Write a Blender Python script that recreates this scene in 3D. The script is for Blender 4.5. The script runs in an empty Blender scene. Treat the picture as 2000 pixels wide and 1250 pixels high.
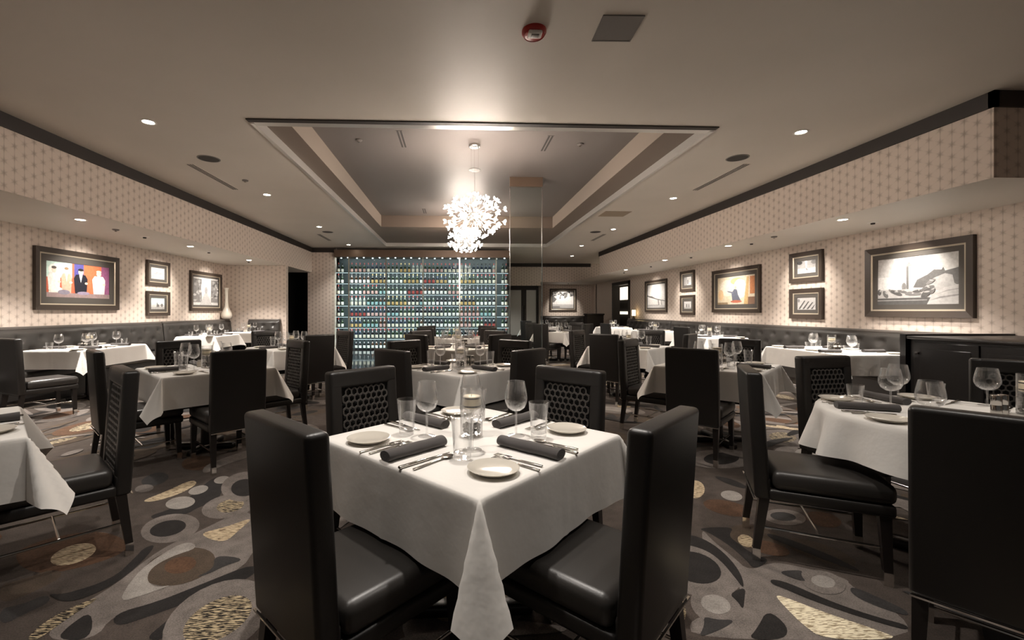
import bpy, bmesh, math, random
from mathutils import Vector, Matrix
PI = math.pi
random.seed(7)
SC = bpy.context.scene
COL = SC.collection
S = 1.45            # room shell measured from the eye point, in metres
H = 1.27            # eye height
TZ = 0.745          # table height
def ZZ(d): return H + d * S

# ------------------------------------------------------------------ materials
def nodes(name):
    m = bpy.data.materials.new(name); m.use_nodes = True
    nt = m.node_tree; nt.nodes.clear()
    out = nt.nodes.new('ShaderNodeOutputMaterial')
    return m, nt, out
def bsdf(nt, out, col=(0.5, 0.5, 0.5), rough=0.5, metal=0.0, spec=0.5, coat=0.0, sheen=0.0):
    b = nt.nodes.new('ShaderNodeBsdfPrincipled')
    b.inputs['Base Color'].default_value = (*col, 1)
    b.inputs['Roughness'].default_value = rough
    b.inputs['Metallic'].default_value = metal
    b.inputs['Specular IOR Level'].default_value = spec
    b.inputs['Coat Weight'].default_value = coat
    b.inputs['Coat Roughness'].default_value = 0.05
    b.inputs['Sheen Weight'].default_value = sheen
    nt.links.new(b.outputs[0], out.inputs[0])
    return b
def tex(nt, kind='ShaderNodeTexNoise', scale=10, detail=2, rough=0.5, coord='Object', stretch=None):
    tc = nt.nodes.new('ShaderNodeTexCoord')
    t = nt.nodes.new(kind)
    t.inputs['Scale'].default_value = scale
    if 'Detail' in t.inputs: t.inputs['Detail'].default_value = detail
    if stretch:
        mp = nt.nodes.new('ShaderNodeMapping'); mp.inputs['Scale'].default_value = stretch
        nt.links.new(tc.outputs[coord], mp.inputs[0]); nt.links.new(mp.outputs[0], t.inputs['Vector'])
    else:
        nt.links.new(tc.outputs[coord], t.inputs['Vector'])
    return t
def bump(nt, b, src, strength=0.2, dist=0.01):
    bp = nt.nodes.new('ShaderNodeBump'); bp.inputs['Strength'].default_value = strength
    bp.inputs['Distance'].default_value = dist
    nt.links.new(src, bp.inputs['Height']); nt.links.new(bp.outputs[0], b.inputs['Normal'])
def ramp(nt, src, stops, interp='LINEAR'):
    r = nt.nodes.new('ShaderNodeValToRGB'); r.color_ramp.interpolation = interp
    e = r.color_ramp.elements
    while len(e) < len(stops): e.new(0.5)
    for i, (p, c) in enumerate(stops):
        e[i].position = p; e[i].color = (*c, 1)
    nt.links.new(src, r.inputs[0]); return r
def simple(name, col, rough=0.5, metal=0.0, spec=0.5, noise=None, coat=0.0, sheen=0.0, var=0.0):
    m, nt, out = nodes(name); b = bsdf(nt, out, col, rough, metal, spec, coat, sheen)
    if noise:
        t = tex(nt, scale=noise[0], detail=3); bump(nt, b, t.outputs[0], noise[1], noise[2])
        if var:
            r = ramp(nt, t.outputs[0], [(0.3, tuple(c * (1 - var) for c in col)), (0.7, tuple(min(1, c * (1 + var)) for c in col))])
            nt.links.new(r.outputs[0], b.inputs['Base Color'])
    return m
def emit(name, col, strength):
    m, nt, out = nodes(name); e = nt.nodes.new('ShaderNodeEmission')
    e.inputs[0].default_value = (*col, 1); e.inputs[1].default_value = strength
    nt.links.new(e.outputs[0], out.inputs[0]); return m
def thin_glass(name, tint=(1, 1, 1), lo=0.05, hi=0.75, rough=0.02, haze=0.0):
    m, nt, out = nodes(name)
    tr = nt.nodes.new('ShaderNodeBsdfTransparent'); tr.inputs[0].default_value = (*tint, 1)
    gl = nt.nodes.new('ShaderNodeBsdfGlossy'); gl.inputs['Roughness'].default_value = rough
    lw = nt.nodes.new('ShaderNodeLayerWeight'); lw.inputs[0].default_value = 0.3
    mr = nt.nodes.new('ShaderNodeMapRange'); mr.inputs['To Min'].default_value = lo; mr.inputs['To Max'].default_value = hi
    mx = nt.nodes.new('ShaderNodeMixShader'); m2 = nt.nodes.new('ShaderNodeMixShader'); m2.inputs[0].default_value = haze
    df = nt.nodes.new('ShaderNodeBsdfTranslucent'); df.inputs[0].default_value = (.95, .95, .95, 1)
    nt.links.new(gl.outputs[0], m2.inputs[1]); nt.links.new(df.outputs[0], m2.inputs[2])
    pw = nt.nodes.new('ShaderNodeMath'); pw.operation = 'POWER'; pw.inputs[1].default_value = 1.25
    nt.links.new(lw.outputs['Facing'], pw.inputs[0]); nt.links.new(pw.outputs[0], mr.inputs[0]); nt.links.new(mr.outputs[0], mx.inputs[0])
    nt.links.new(tr.outputs[0], mx.inputs[1]); nt.links.new(m2.outputs[0], mx.inputs[2])
    nt.links.new(mx.outputs[0], out.inputs[0]); return m

M = {}
M['leather'] = simple('black_leather', (0.016, 0.0142, 0.013), 0.40, spec=0.5, noise=(240, 0.12, 0.002))
M['leather_grey'] = simple('charcoal_leather', (0.030, 0.027, 0.0245), 0.38, spec=0.55, noise=(200, 0.12, 0.002))
M['cord'] = simple('grey_woven_cord', (0.075, 0.068, 0.062), 0.45, noise=(300, 0.3, 0.002))
M['recess'] = simple('black_recess_cloth', (0.006, 0.006, 0.006), 0.8)
M['darkwood'] = simple('ebony_wood', (0.012, 0.009, 0.008), 0.35, noise=(60, 0.08, 0.002))
M['blackpanel'] = simple('black_lacquer_panel', (0.010, 0.009, 0.009), 0.3, noise=(30, 0.05, 0.002))
M['chrome'] = simple('chrome', (0.75, 0.73, 0.70), 0.12, 1.0)
M['steel'] = simple('cutlery_steel', (0.45, 0.43, 0.40), 0.16, 1.0)
M['ceramic'] = simple('white_china', (0.60, 0.56, 0.49), 0.14, spec=0.6)
M['napkin'] = simple('charcoal_linen', (0.050, 0.043, 0.041), 0.85, noise=(500, 0.3, 0.002), sheen=0.3)
M['candle'] = simple('cream_wax', (0.90, 0.80, 0.60), 0.5)
M['pebble'] = simple('dark_pebbles', (0.09, 0.08, 0.07), 0.35, noise=(90, 0.6, 0.01), var=0.6)
M['glass'] = thin_glass('clear_glass', lo=0.035, hi=0.95, haze=0.25)
M['solid_glass'] = thin_glass('solid_glass', lo=0.16, hi=0.95, haze=0.4)
M['pane'] = thin_glass('glass_pane', lo=0.0015, hi=0.3, tint=(0.96, 0.99, 0.98))
M['cornice'] = simple('dark_brown_cornice', (0.018, 0.012, 0.009), 0.6)
M['coffer_trim'] = simple('satin_silver_trim', (0.62, 0.60, 0.57), 0.3, 0.55)
M['trim_chrome'] = simple('brushed_silver_trim', (0.55, 0.53, 0.50), 0.25, 1.0)
M['brown_paint'] = simple('taupe_paint', (0.165, 0.125, 0.098), 0.6)
M['coffer_paint'] = simple('coffer_metallic_paint', (0.145, 0.128, 0.12), 0.5, spec=0.35, noise=(3, 0.02, 0.01))
M['coffer_face'] = simple('beige_coffer_face', (0.25, 0.205, 0.17), 0.6)
M['ledge'] = simple('satin_leather_cap', (0.085, 0.074, 0.066), 0.28, spec=0.6)
M['white_vase'] = simple('glazed_white', (0.78, 0.72, 0.63), 0.2)
M['polished'] = simple('polished_black_stone', (0.02, 0.02, 0.022), 0.06, spec=0.6)
M['header'] = simple('bronze_header', (0.16, 0.11, 0.08), 0.35, 0.4)
M['black'] = simple('black_void', (0.004, 0.004, 0.004), 0.9)
M['grille'] = simple('dark_grille', (0.03, 0.027, 0.024), 0.7)
M['vent_tan'] = simple('tan_grille', (0.30, 0.23, 0.16), 0.6)
M['plate_metal'] = simple('grey_cover_plate', (0.17, 0.155, 0.145), 0.5)
M['red_plastic'] = simple('red_plastic', (0.36, 0.02, 0.015), 0.3)
M['white_plastic'] = simple('white_plastic', (0.75, 0.72, 0.68), 0.35)
M['frame'] = simple('dark_walnut_frame', (0.050, 0.036, 0.028), 0.35, noise=(40, 0.05, 0.003))
M['liner'] = simple('champagne_liner', (0.55, 0.48, 0.38), 0.3, 0.5)
M['mat_board'] = simple('charcoal_mat_board', (0.075, 0.066, 0.058), 0.7)
M['frost'] = simple('frosted_grey_glass', (0.55, 0.54, 0.52), 0.25, spec=0.6)
M['mirror_col'] = simple('silver_rail', (0.40, 0.37, 0.35), 0.3, 0.8)
M['bulb'] = emit('lamp_lens', (1.0, 0.88, 0.70), 45)
M['crystal'] = emit('lit_crystal', (1.0, 0.86, 0.74), 85)
M['led'] = emit('cool_led_strip', (0.80, 0.95, 1.0), 0.75)
M['lampglow'] = emit('lamp_shade_glow', (1.0, 0.72, 0.36), 2.2)
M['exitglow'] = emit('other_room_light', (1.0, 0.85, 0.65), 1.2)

# painted plaster ceiling
m, nt, out = nodes('ceiling_paint'); b = bsdf(nt, out, (0.56, 0.52, 0.465), 0.5, spec=0.35)
t = tex(nt, scale=0.6, detail=3); r = ramp(nt, t.outputs[0], [(0.3, (0.60, 0.552, 0.492)), (0.7, (0.66, 0.607, 0.545))])
nt.links.new(r.outputs[0], b.inputs['Base Color']); M['ceiling'] = m

# tablecloth with faint ironed creases
m, nt, out = nodes('white_linen'); b = bsdf(nt, out, (0.78, 0.755, 0.715), 0.85, spec=0.2, sheen=0.1)
t = tex(nt, scale=6, detail=4); bump(nt, b, t.outputs[0], 0.22, 0.03); M['cloth'] = m

# wallpaper: a triangular star lattice
def wallpaper(name, base, mark, a=0.125):
    m, nt, out = nodes(name); b = bsdf(nt, out, base, 0.7, spec=0.25)
    g = nt.nodes.new('ShaderNodeNewGeometry'); sp = nt.nodes.new('ShaderNodeSeparateXYZ')
    nt.links.new(g.outputs['Position'], sp.inputs[0])
    def mt(op, x, y=None, z=None):
        n = nt.nodes.new('ShaderNodeMath'); n.operation = op
        for i, v in enumerate((x, y, z)):
            if v is None: continue
            if isinstance(v, (int, float)): n.inputs[i].default_value = v
            else: nt.links.new(v, n.inputs[i])
        return n.outputs[0]
    u = mt('ADD', sp.outputs[0], sp.outputs[1]); v = sp.outputs[2]
    h = a * math.sqrt(3) / 2
    def line(cu, cv):
        q = mt('ADD', mt('MULTIPLY', u, cu / h), mt('MULTIPLY', v, cv / h))
        f = mt('FRACT', q)
        return mt('MINIMUM', f, mt('SUBTRACT', 1.0, f))      # 0 on a line .. 0.5
    l1 = line(1, 0); l2 = line(0.5, math.sqrt(3) / 2); l3 = line(0.5, -math.sqrt(3) / 2)
    far = mt('MAXIMUM', mt('MAXIMUM', l1, l2), l3)
    near = mt('MINIMUM', mt('MINIMUM', l1, l2), l3)
    spot = mt('SMOOTH_MAX', mt('SUBTRACT', 1.0, mt('MULTIPLY', far, 3.0)), 0.0, 0.15)
    ln = mt('MAXIMUM', mt('SUBTRACT', 1.0, mt('MULTIPLY', near, 11.0)), 0.0)
    l1n = mt('MULTIPLY', mt('MAXIMUM', mt('SUBTRACT', 1.0, mt('MULTIPLY', l1, 12.0)), 0.0), 0.55)
    fade = mt('MAXIMUM', mt('SUBTRACT', 1.0, mt('MULTIPLY', far, 1.9)), 0.0)
    k = mt('ADD', mt('MULTIPLY', spot, 0.62), mt('ADD', mt('MULTIPLY', mt('MULTIPLY', ln, fade), 0.45), mt('MULTIPLY', l1n, 0.75)))
    t = tex(nt, scale=9, detail=3, coord='Object')
    k = mt('MULTIPLY', k, mt('ADD', mt('MULTIPLY', t.outputs[0], 1.0), 0.5))
    k = mt('MINIMUM', k, 1.0)
    r = ramp(nt, k, [(0.0, base), (1.0, mark)])
    nt.links.new(r.outputs[0], b.inputs['Base Color'])
    return m
M['wallpaper'] = wallpaper('star_wallpaper', (0.66, 0.565, 0.495), (0.40, 0.33, 0.28))

# carpet yarns
def yarn(name, col, var=0.42, scale=170):
    m, nt, out = nodes(name); b = bsdf(nt, out, col, 0.95, spec=0.1, sheen=0.1)
    t = tex(nt, scale=scale, detail=2); t2 = tex(nt, scale=14, detail=3)
    mx = nt.nodes.new('ShaderNodeMath'); mx.operation = 'MULTIPLY_ADD'; mx.inputs[1].default_value = 0.6
    nt.links.new(t.outputs[0], mx.inputs[0])
    ml = nt.nodes.new('ShaderNodeMath'); ml.operation = 'MULTIPLY'; ml.inputs[1].default_value = 0.4
    nt.links.new(t2.outputs[0], ml.inputs[0]); nt.links.new(ml.outputs[0], mx.inputs[2])
    r = ramp(nt, mx.outputs[0], [(0.32, tuple(c * (1 - var) for c in col)), (0.68, tuple(c * (1 + var) for c in col))])
    nt.links.new(r.outputs[0], b.inputs['Base Color'])
    return m
def glitter(name, dark, bright, mid=0.5):
    m, nt, out = nodes(name); b = bsdf(nt, out, dark, 0.7, spec=0.3)
    t = tex(nt, scale=95, detail=3, stretch=(0.30, 2.0, 1))
    r = ramp(nt, t.outputs[0], [(mid - 0.04, dark), (mid + 0.03, bright)])
    nt.links.new(r.outputs[0], b.inputs['Base Color'])
    return m
YARN = {
    'base': yarn('carpet_taupe', (0.072, 0.057, 0.048)),
    'light': yarn('carpet_pale_taupe', (0.180, 0.156, 0.140)),
    'mid': yarn('carpet_brown', (0.075, 0.054, 0.038)),
    'rust': yarn('carpet_rust', (0.095, 0.050, 0.028), 0.4, 90),
    'dark': yarn('carpet_charcoal', (0.020, 0.0175, 0.0165), 0.5),
    'slate': yarn('carpet_slate', (0.040, 0.037, 0.036), 0.35),
    'pale': yarn('carpet_silver', (0.30, 0.275, 0.25), 0.3),
    'gold': glitter('carpet_gold_fleck', (0.20, 0.14, 0.085), (0.62, 0.50, 0.33), 0.47),
    'black_gold': glitter('carpet_black_gold_fleck', (0.018, 0.014, 0.011), (0.50, 0.40, 0.25), 0.52),
    'cream': glitter('carpet_cream_fleck', (0.33, 0.26, 0.16), (0.85, 0.76, 0.56), 0.46),
}

# ------------------------------------------------------------------ mesh helper
class MB:
    def __init__(s): s.v = []; s.f = []; s.m = []
    def add(s, vs, fs, mi=0, mat=None):
        o = len(s.v)
        s.v += [tuple(mat @ Vector(p)) for p in vs] if mat else [tuple(p) for p in vs]
        s.f += [tuple(o + i for i in f) for f in fs]; s.m += [mi] * len(fs); return s
    def box(s, x0, x1, y0, y1, z0, z1, mi=0, mat=None):
        v = [(x0, y0, z0), (x1, y0, z0), (x1, y1, z0), (x0, y1, z0), (x0, y0, z1), (x1, y0, z1), (x1, y1, z1), (x0, y1, z1)]
        return s.add(v, [(3, 2, 1, 0), (4, 5, 6, 7), (0, 1, 5, 4), (1, 2, 6, 5), (2, 3, 7, 6), (3, 0, 4, 7)], mi, mat)
    def quad(s, a, b, c, d, mi=0): return s.add([a, b, c, d], [(0, 1, 2, 3)], mi)
    def lathe(s, prof, n=24, mi=0, mat=None, cap0=True, cap1=True):
        v = []; f = []
        for (r, z) in prof:
            for i in range(n):
                t = 2 * PI * i / n; v.append((r * math.cos(t), r * math.sin(t), z))
        k = len(prof)
        for j in range(k - 1):
            for i in range(n):
                a = j * n + i; b2 = j * n + (i + 1) % n
                f.append((a, b2, b2 + n, a + n))
        if cap0 and prof[0][0] > 1e-6: f.append(tuple(reversed(range(n))))
        if cap1 and prof[-1][0] > 1e-6: f.append(tuple(range((k - 1) * n, k * n)))
        return s.add(v, f, mi, mat)
    def tube(s, p, q, r, n=8, mi=0, r2=None):
        p = Vector(p); q = Vector(q); d = q - p
        rot = d.to_track_quat('Z', 'Y').to_matrix().to_4x4(); rot.translation = p
        return s.lathe([(r, 0), (r if r2 is None else r2, d.length)], n, mi, rot)
    def rbox(s, x0, x1, y0, y1, z0, z1, r=0.02, seg=3, mi=0, mat=None, fn=None):
        bm = bmesh.new(); bmesh.ops.create_cube(bm, size=1)
        for v in bm.verts: v.co = Vector(((x0 + x1) / 2 + v.co.x * (x1 - x0), (y0 + y1) / 2 + v.co.y * (y1 - y0), (z0 + z1) / 2 + v.co.z * (z1 - z0)))
        bmesh.ops.bevel(bm, geom=bm.edges[:] + bm.verts[:], offset=r, segments=seg, profile=0.5, affect='EDGES')
        if fn:
            for v in bm.verts: v.co = fn(v.co)
        vs = [v.co.copy() for v in bm.verts]; fs = [tuple(v.index for v in f.verts) for f in bm.faces]
        bm.free(); return s.add(vs, fs, mi, mat)
    def mesh(s, name, mats, smooth=35):
        me = bpy.data.meshes.new(name); me.from_pydata(s.v, [], s.f)
        for m_ in (mats if isinstance(mats, (list, tuple)) else [mats]): me.materials.append(M[m_] if isinstance(m_, str) else m_)
        me.polygons.foreach_set('material_index', s.m)
        if smooth:
            me.polygons.foreach_set('use_smooth', [True] * len(me.polygons))
            me.set_sharp_from_angle(angle=math.radians(smooth))
        me.validate(); me.update(); return me

def link(name, me, parent=None, loc=(0, 0, 0), rz=0.0):
    o = bpy.data.objects.new(name, me); COL.objects.link(o)
    o.location = loc; o.rotation_euler = (0, 0, rz)
    if parent: o.parent = parent; KIDS.setdefault(parent.name, []).append(o)
    return o
KIDS = {}
def tag(o, label=None, cat=None, group=None, kind=None):
    if label: o['label'] = label
    if cat: o['category'] = cat
    if group: o['group'] = group
    if kind: o['kind'] = kind
    return o
def thing(name, label, cat, loc=(0, 0, 0), rz=0.0, group=None):
    return tag(link(name, None, None, loc, rz), label, cat, group)
def struct(name, mb, mats, smooth=0):
    return tag(link(name, mb.mesh(name, mats, smooth)), kind='structure')
def copy_tree(src, parent=None, loc=None, rz=None, label=None, group=None):
    c = src.copy(); COL.objects.link(c)
    if parent: c.parent = parent; KIDS.setdefault(parent.name, []).append(c)
    if loc is not None: c.location = loc
    if rz is not None: c.rotation_euler = (0, 0, rz)
    if label: c['label'] = label
    if group: c['group'] = group
    for ch in list(KIDS.get(src.name, ())): copy_tree(ch, c)
    return c
class Kind:
    """First call hands out the finished thing itself, later calls copy it with its parts."""
    def __init__(s, build): s.build = build; s.proto = None
    def __call__(s, loc, rz, label, group=None):
        if s.proto is None:
            s.proto = s.build(); o = s.proto
            o.location = loc; o.rotation_euler = (0, 0, rz); o['label'] = label
            if group: o['group'] = group
            elif 'group' in o: del o['group']
            return o
        o = copy_tree(s.proto, None, loc, rz, label, group)
        if group is None and 'group' in o: del o['group']
        return o
# ------------------------------------------------------------------ the room
WL, WR = -4.29 * S, 4.43 * S              # side walls
FL, FR = -3.2 * S, 3.425 * S              # soffit faces
ZC, ZSOF, ZCOR = ZZ(1.4), ZZ(0.85), ZZ(1.298)
ZI, ZSTEP = ZZ(1.665), ZZ(1.465)
CX0, CX1, CY0, CY1 = -1.5 * S, 1.97 * S, 3.36 * S, 9.62 * S      # coffer opening
IX0, IX1, IY1 = -1.305 * S, 1.71 * S, 7.785 * S                 # coffer inner well
YB = -4.0                                 # where the built part of the room stops behind the eye
YALC, YPIL, YWINE = 8.45 * S, 9.98 * S, 9.9 * S
YFAR, YEND, YSR0, YSR1 = 13.0 * S, 14.3 * S, 3.89, 10.45 * S
WX0, WX1 = -2.69 * S, 1.2 * S             # wine wall

# floor with a woven carpet pattern: flat figures laid in the pile, each a hair above the one before
TH = math.radians(2.4); _s, _c = math.sin(TH), math.cos(TH)
def floor_pt(u, v):
    a = (u - 927) / 865; b_ = (607 - v) / 865
    t = -H / b_
    return ((_s + _c * a) * t, (_c - _s * a) * t)
fmats = list(YARN); fb = MB()
YP0 = 6.6 * S
fb.box(-9, 9, YB, 22, -0.1, 0.0, 0)
LAYER = [0]
def smooth_poly(pts, it=2):
    for _ in range(it):
        q = []
        for i in range(len(pts)):
            a = pts[i]; b_ = pts[(i + 1) % len(pts)]
            q += [(0.75 * a[0] + 0.25 * b_[0], 0.75 * a[1] + 0.25 * b_[1]), (0.25 * a[0] + 0.75 * b_[0], 0.25 * a[1] + 0.75 * b_[1])]
        pts = q
    return pts
def patch(pts, yarn_name, z):
    LAYER[0] += 1; z += (LAYER[0] * 37 % 211) * 1.1e-6
    ar = sum(pts[i][0] * pts[(i + 1) % len(pts)][1] - pts[(i + 1) % len(pts)][0] * pts[i][1] for i in range(len(pts)))
    if ar < 0: pts = pts[::-1]
    fb.add([(x, y, z) for x, y in pts], [tuple(range(len(pts)))], fmats.index(yarn_name))
def ell(cx, cy, rx, ry, rot=0, n=28):
    c_, s_ = math.cos(math.radians(rot)), math.sin(math.radians(rot))
    return [(cx + rx * math.cos(2 * PI * i / n) * c_ - ry * math.sin(2 * PI * i / n) * s_, cy + rx * math.cos(2 * PI * i / n) * s_ + ry * math.sin(2 * PI * i / n) * c_) for i in range(n)]
traced = []
def trace(conv, yarn_name, pts, z, sm=2):
    p = [floor_pt(*conv(*q)) for q in (smooth_poly(pts, sm) if sm else pts)]
    traced.append((sum(q[0] for q in p) / len(p), sum(q[1] for q in p) / len(p)))
    patch(p, yarn_name, z)
cl = lambda x, y: (x / 2.272, 700 + y / 2.272)
cr = lambda x, y: (1300 + x / 3.572, 900 + y / 3.572)
E_ = lambda *a: ell(*a)
k = 0.0003
L = [
 ('light', [(180, 1250), (300, 1130), (520, 1000), (700, 850), (900, 760), (1136, 640), (1136, 905), (900, 1000), (700, 1080), (500, 1140), (420, 1250)], 1),
 ('dark', [(500, 1135), (700, 1080), (900, 1000), (1136, 905), (1136, 965), (900, 1060), (650, 1150), (510, 1195)], 2),
 ('dark', [(250, 1250), (300, 1190), (412, 1115), (405, 1250)], 2),
 ('dark', [(640, 1250), (720, 1180), (790, 1130), (740, 1250)], 2),
 ('mid', E_(795, 925, 165, 78, -14), 3), ('rust', E_(800, 918, 72, 36, -12), 4),
 ('pale', [(518, 1088), (600, 960), (700, 880), (830, 808), (885, 840), (760, 880), (670, 930), (648, 985), (690, 1020), (775, 1003), (640, 1050)], 5),
 ('slate', [(860, 975), (950, 935), (950, 872), (1095, 890), (1000, 920), (920, 960)], 5),
 ('light', E_(960, 1160, 260, 150, -28), 3), ('black_gold', E_(965, 1160, 168, 82, -28), 4),
 ('black_gold', [(110, 1250), (200, 1168), (330, 1100), (460, 1052), (330, 1135), (220, 1212), (170, 1250)], 6),
 ('dark', [(200, 1045), (285, 1050), (500, 980), (600, 885), (640, 840), (700, 825), (600, 935), (480, 1022), (300, 1092)], 6),
 ('rust', [(60, 860), (200, 800), (420, 760), (560, 800), (560, 860), (400, 920), (200, 960), (90, 930)], 1),
 ('gold', E_(325, 870, 105, 40, -17), 2),
 ('mid', [(0, 1000), (90, 985), (240, 930), (290, 965), (120, 1050), (0, 1095)], 1),
 ('slate', [(0, 1110), (90, 1095), (210, 1045), (228, 1080), (120, 1130), (0, 1190)], 2),
 ('light', E_(755, 755, 132, 62, -10), 2), ('dark', E_(745, 755, 82, 34, -12), 3),
 ('gold', [(888, 776), (1000, 750), (1132, 702), (1062, 762), (1000, 818), (925, 802)], 4),
 ('gold', [(618, 637), (740, 590), (850, 538), (882, 555), (800, 602), (690, 636)], 4),
 ('pale', E_(800, 642, 66, 27, -8), 5), ('light', E_(640, 578, 42, 17, -8), 5), ('pale', E_(880, 585, 45, 18, -15), 5),
 ('dark', [(650, 702), (760, 670), (850, 610), (960, 515), (1000, 560), (960, 642), (880, 660), (830, 692), (720, 722)], 2),
 ('light', E_(1020, 655, 128, 52, -12), 4), ('black_gold', E_(1022, 655, 62, 28, -12), 5),
 ('light', E_(1090, 570, 110, 66, -8), 6), ('dark', E_(1085, 575, 60, 38, -8), 7),
 ('rust', E_(880, 465, 75, 32, -5), 3), ('pale', E_(985, 540, 36, 16, -10), 6),
 ('light', [(900, 520), (1000, 470), (1110, 440), (1120, 400), (1000, 440), (900, 480)], 7),
 ('slate', [(620, 540), (700, 500), (760, 520), (720, 560), (640, 570)], 3),
]
for n_, (y_, p_, l_) in enumerate(L): trace(cl, y_, p_, k * l_ + n_ * 8e-6, 0 if len(p_) > 20 else 2)
R_ = [
 ('light', E_(225, 750, 320, 190, 18), 1), ('dark', E_(205, 745, 188, 104, 17), 2),
 ('light', [(250, 470), (330, 560), (470, 670), (580, 770), (740, 705), (900, 730), (1270, 820), (1280, 870), (1690, 1100), (1690, 1250), (200, 1250), (150, 1100), (500, 1050), (540, 900), (400, 700), (260, 580)], 1),
 ('dark', [(90, 575), (160, 508), (300, 560), (430, 660), (530, 790), (552, 905), (480, 810), (380, 690), (260, 612)], 3),
 ('dark', [(215, 470), (480, 460), (440, 520), (480, 560), (620, 660), (735, 690), (620, 765), (560, 690), (430, 580), (300, 500)], 3),
 ('dark', [(440, 930), (560, 878), (550, 970), (542, 1045), (500, 980)], 4),
 ('light', E_(350, 1005, 180, 130, 18), 2), ('pale', E_(350, 1003, 106, 64, 16), 5),
 ('slate', [(265, 1085), (350, 1110), (495, 1110), (400, 1172), (225, 1240), (272, 1150)], 4),
 ('dark', [(570, 1250), (640, 1170), (710, 1035), (860, 1160), (830, 1250)], 4),
 ('cream', [(750, 930), (860, 962), (1100, 1058), (1500, 1190), (1640, 1250), (1100, 1250), (950, 1140), (850, 1040)], 5),
 ('dark', [(730, 825), (850, 850), (1050, 940), (1250, 1020), (1500, 1100), (1690, 1150), (1690, 1188), (1450, 1120), (1200, 1040), (980, 960), (820, 890), (735, 860)], 6),
 ('slate', [(780, 772), (960, 762), (940, 800), (990, 852), (860, 812)], 6),
 ('light', E_(1100, 850, 160, 78, 14), 6), ('pale', E_(1100, 845, 86, 41, 12), 7),
 ('slate', [(1290, 870), (1500, 960), (1690, 1050), (1690, 1090), (1450, 1010), (1290, 930)], 5),
 ('gold', E_(205, 200, 68, 62, 10), 4), ('pale', E_(460, 245, 76, 34, 10), 4), ('pale', E_(130, 355, 36, 24, 5), 4),
 ('mid', E_(640, 540, 210, 80, 14), 2), ('rust', E_(720, 610, 150, 45, 14), 3), ('rust', E_(430, 330, 170, 50, 12), 2),
 ('dark', [(320, 100), (480, 130), (600, 200), (520, 190), (400, 150)], 3),
 ('slate', E_(820, 390, 90, 30, 6), 4), ('light', E_(830, 395, 150, 55, 6), 3),
 ('rust', E_(1100, 410, 130, 50, 12), 3), ('mid', E_(1080, 640, 260, 60, 18), 2), ('gold', E_(560, 560, 60, 40, 25), 4),
 ('dark', [(700, 500), (900, 560), (1200, 680), (1400, 790), (1200, 730), (900, 610), (720, 540)], 5),
 ('black_gold', E_(90, 1060, 52, 95, 0), 6),
]
for n_, (y_, p_, l_) in enumerate(R_): trace(cr, y_, p_, k * l_ + n_ * 8e-6, 0 if len(p_) > 20 else 2)
rg = random.Random(21)
gy = YB + 0.3
while gy < 19:
    gx = -8.0 + rg.random() * 0.5
    while gx < 8:
        cx, cy = gx + rg.uniform(-.18, .18), gy + rg.uniform(-.15, .15)
        gx += 0.78
        if any((cx - q[0]) ** 2 + (cy - q[1]) ** 2 < 0.3 for q in traced): continue
        rot = rg.uniform(0, 180); sz = rg.uniform(0.75, 1.15); lift = rg.random() * .0045 + .0003
        c1 = rg.choice(['light', 'mid', 'light', 'rust', 'mid']); c2 = rg.choice(['dark', 'slate', 'gold', 'pale', 'black_gold', 'rust', 'dark', 'mid'])
        patch(ell(cx, cy, 0.36 * sz, 0.21 * sz, rot), c1, lift)
        patch(ell(cx, cy, 0.21 * sz, 0.11 * sz, rot + rg.uniform(-15, 15)), c2, lift + 0.0003)
        r2 = math.radians(rot + rg.uniform(50, 120)); dx, dy = math.cos(r2), math.sin(r2)
        ox, oy = cx + dx * 0.30, cy + dy * 0.30
        leaf = [(ox - dy * 0.42, oy + dx * 0.42), (ox + dx * 0.10 - dy * 0.15, oy + dy * 0.10 + dx * 0.15), (ox + dx * 0.10 + dy * 0.15, oy + dy * 0.10 - dx * 0.15), (ox + dy * 0.42, oy - dx * 0.42), (ox + dx * 0.01, oy + dy * 0.01)]
        patch(smooth_poly(leaf, 2), rg.choice(['dark', 'dark', 'slate', 'light', 'gold', 'mid']), lift + 0.0006)
        if rg.random() < 0.5:
            patch(ell(ox + dx * .2, oy + dy * .2, 0.10, 0.05, rot + 40), rg.choice(['pale', 'light', 'gold', 'slate']), lift + 0.0009)
    gy += 0.62
ra = random.Random(44)                                   # pale ribbons that wind between the figures
for q in range(260):
    cx, cy, r0, a0, da, wd = ra.uniform(-6, 6.5), ra.uniform(-1, 14), ra.uniform(.35, .8), ra.uniform(0, 6.3), ra.uniform(.9, 2.2), ra.uniform(.05, .10)
    mx_, my_ = cx + r0 * math.cos(a0 + da / 2), cy + r0 * math.sin(a0 + da / 2)
    if any((mx_ - t_[0]) ** 2 + (my_ - t_[1]) ** 2 < 0.16 for t_ in traced): continue
    n_ = 14; o_, i_ = [], []
    for i in range(n_ + 1):
        w2 = wd * math.sin(PI * i / n_) ** .5 / 2; a = a0 + da * i / n_
        o_.append((cx + (r0 + w2) * math.cos(a), cy + (r0 + w2) * math.sin(a))); i_.append((cx + (r0 - w2) * math.cos(a), cy + (r0 - w2) * math.sin(a)))
    zz = 0.0062 + 0.0001 * (q % 12) + q * 2e-7; ci = fmats.index(ra.choice(['light', 'light', 'dark', 'dark', 'mid', 'slate']))
    for i in range(n_): fb.quad((*o_[i], zz), (*o_[i + 1], zz), (*i_[i + 1], zz), (*i_[i], zz), ci)
struct('floor', fb, [YARN[n] for n in fmats])
pf = MB(); pf.box(WX0 - 0.1, WX1 + 0.4, YP0, YWINE, -0.02, 0.0088)
struct('floor_stone', pf, 'polished')

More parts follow.
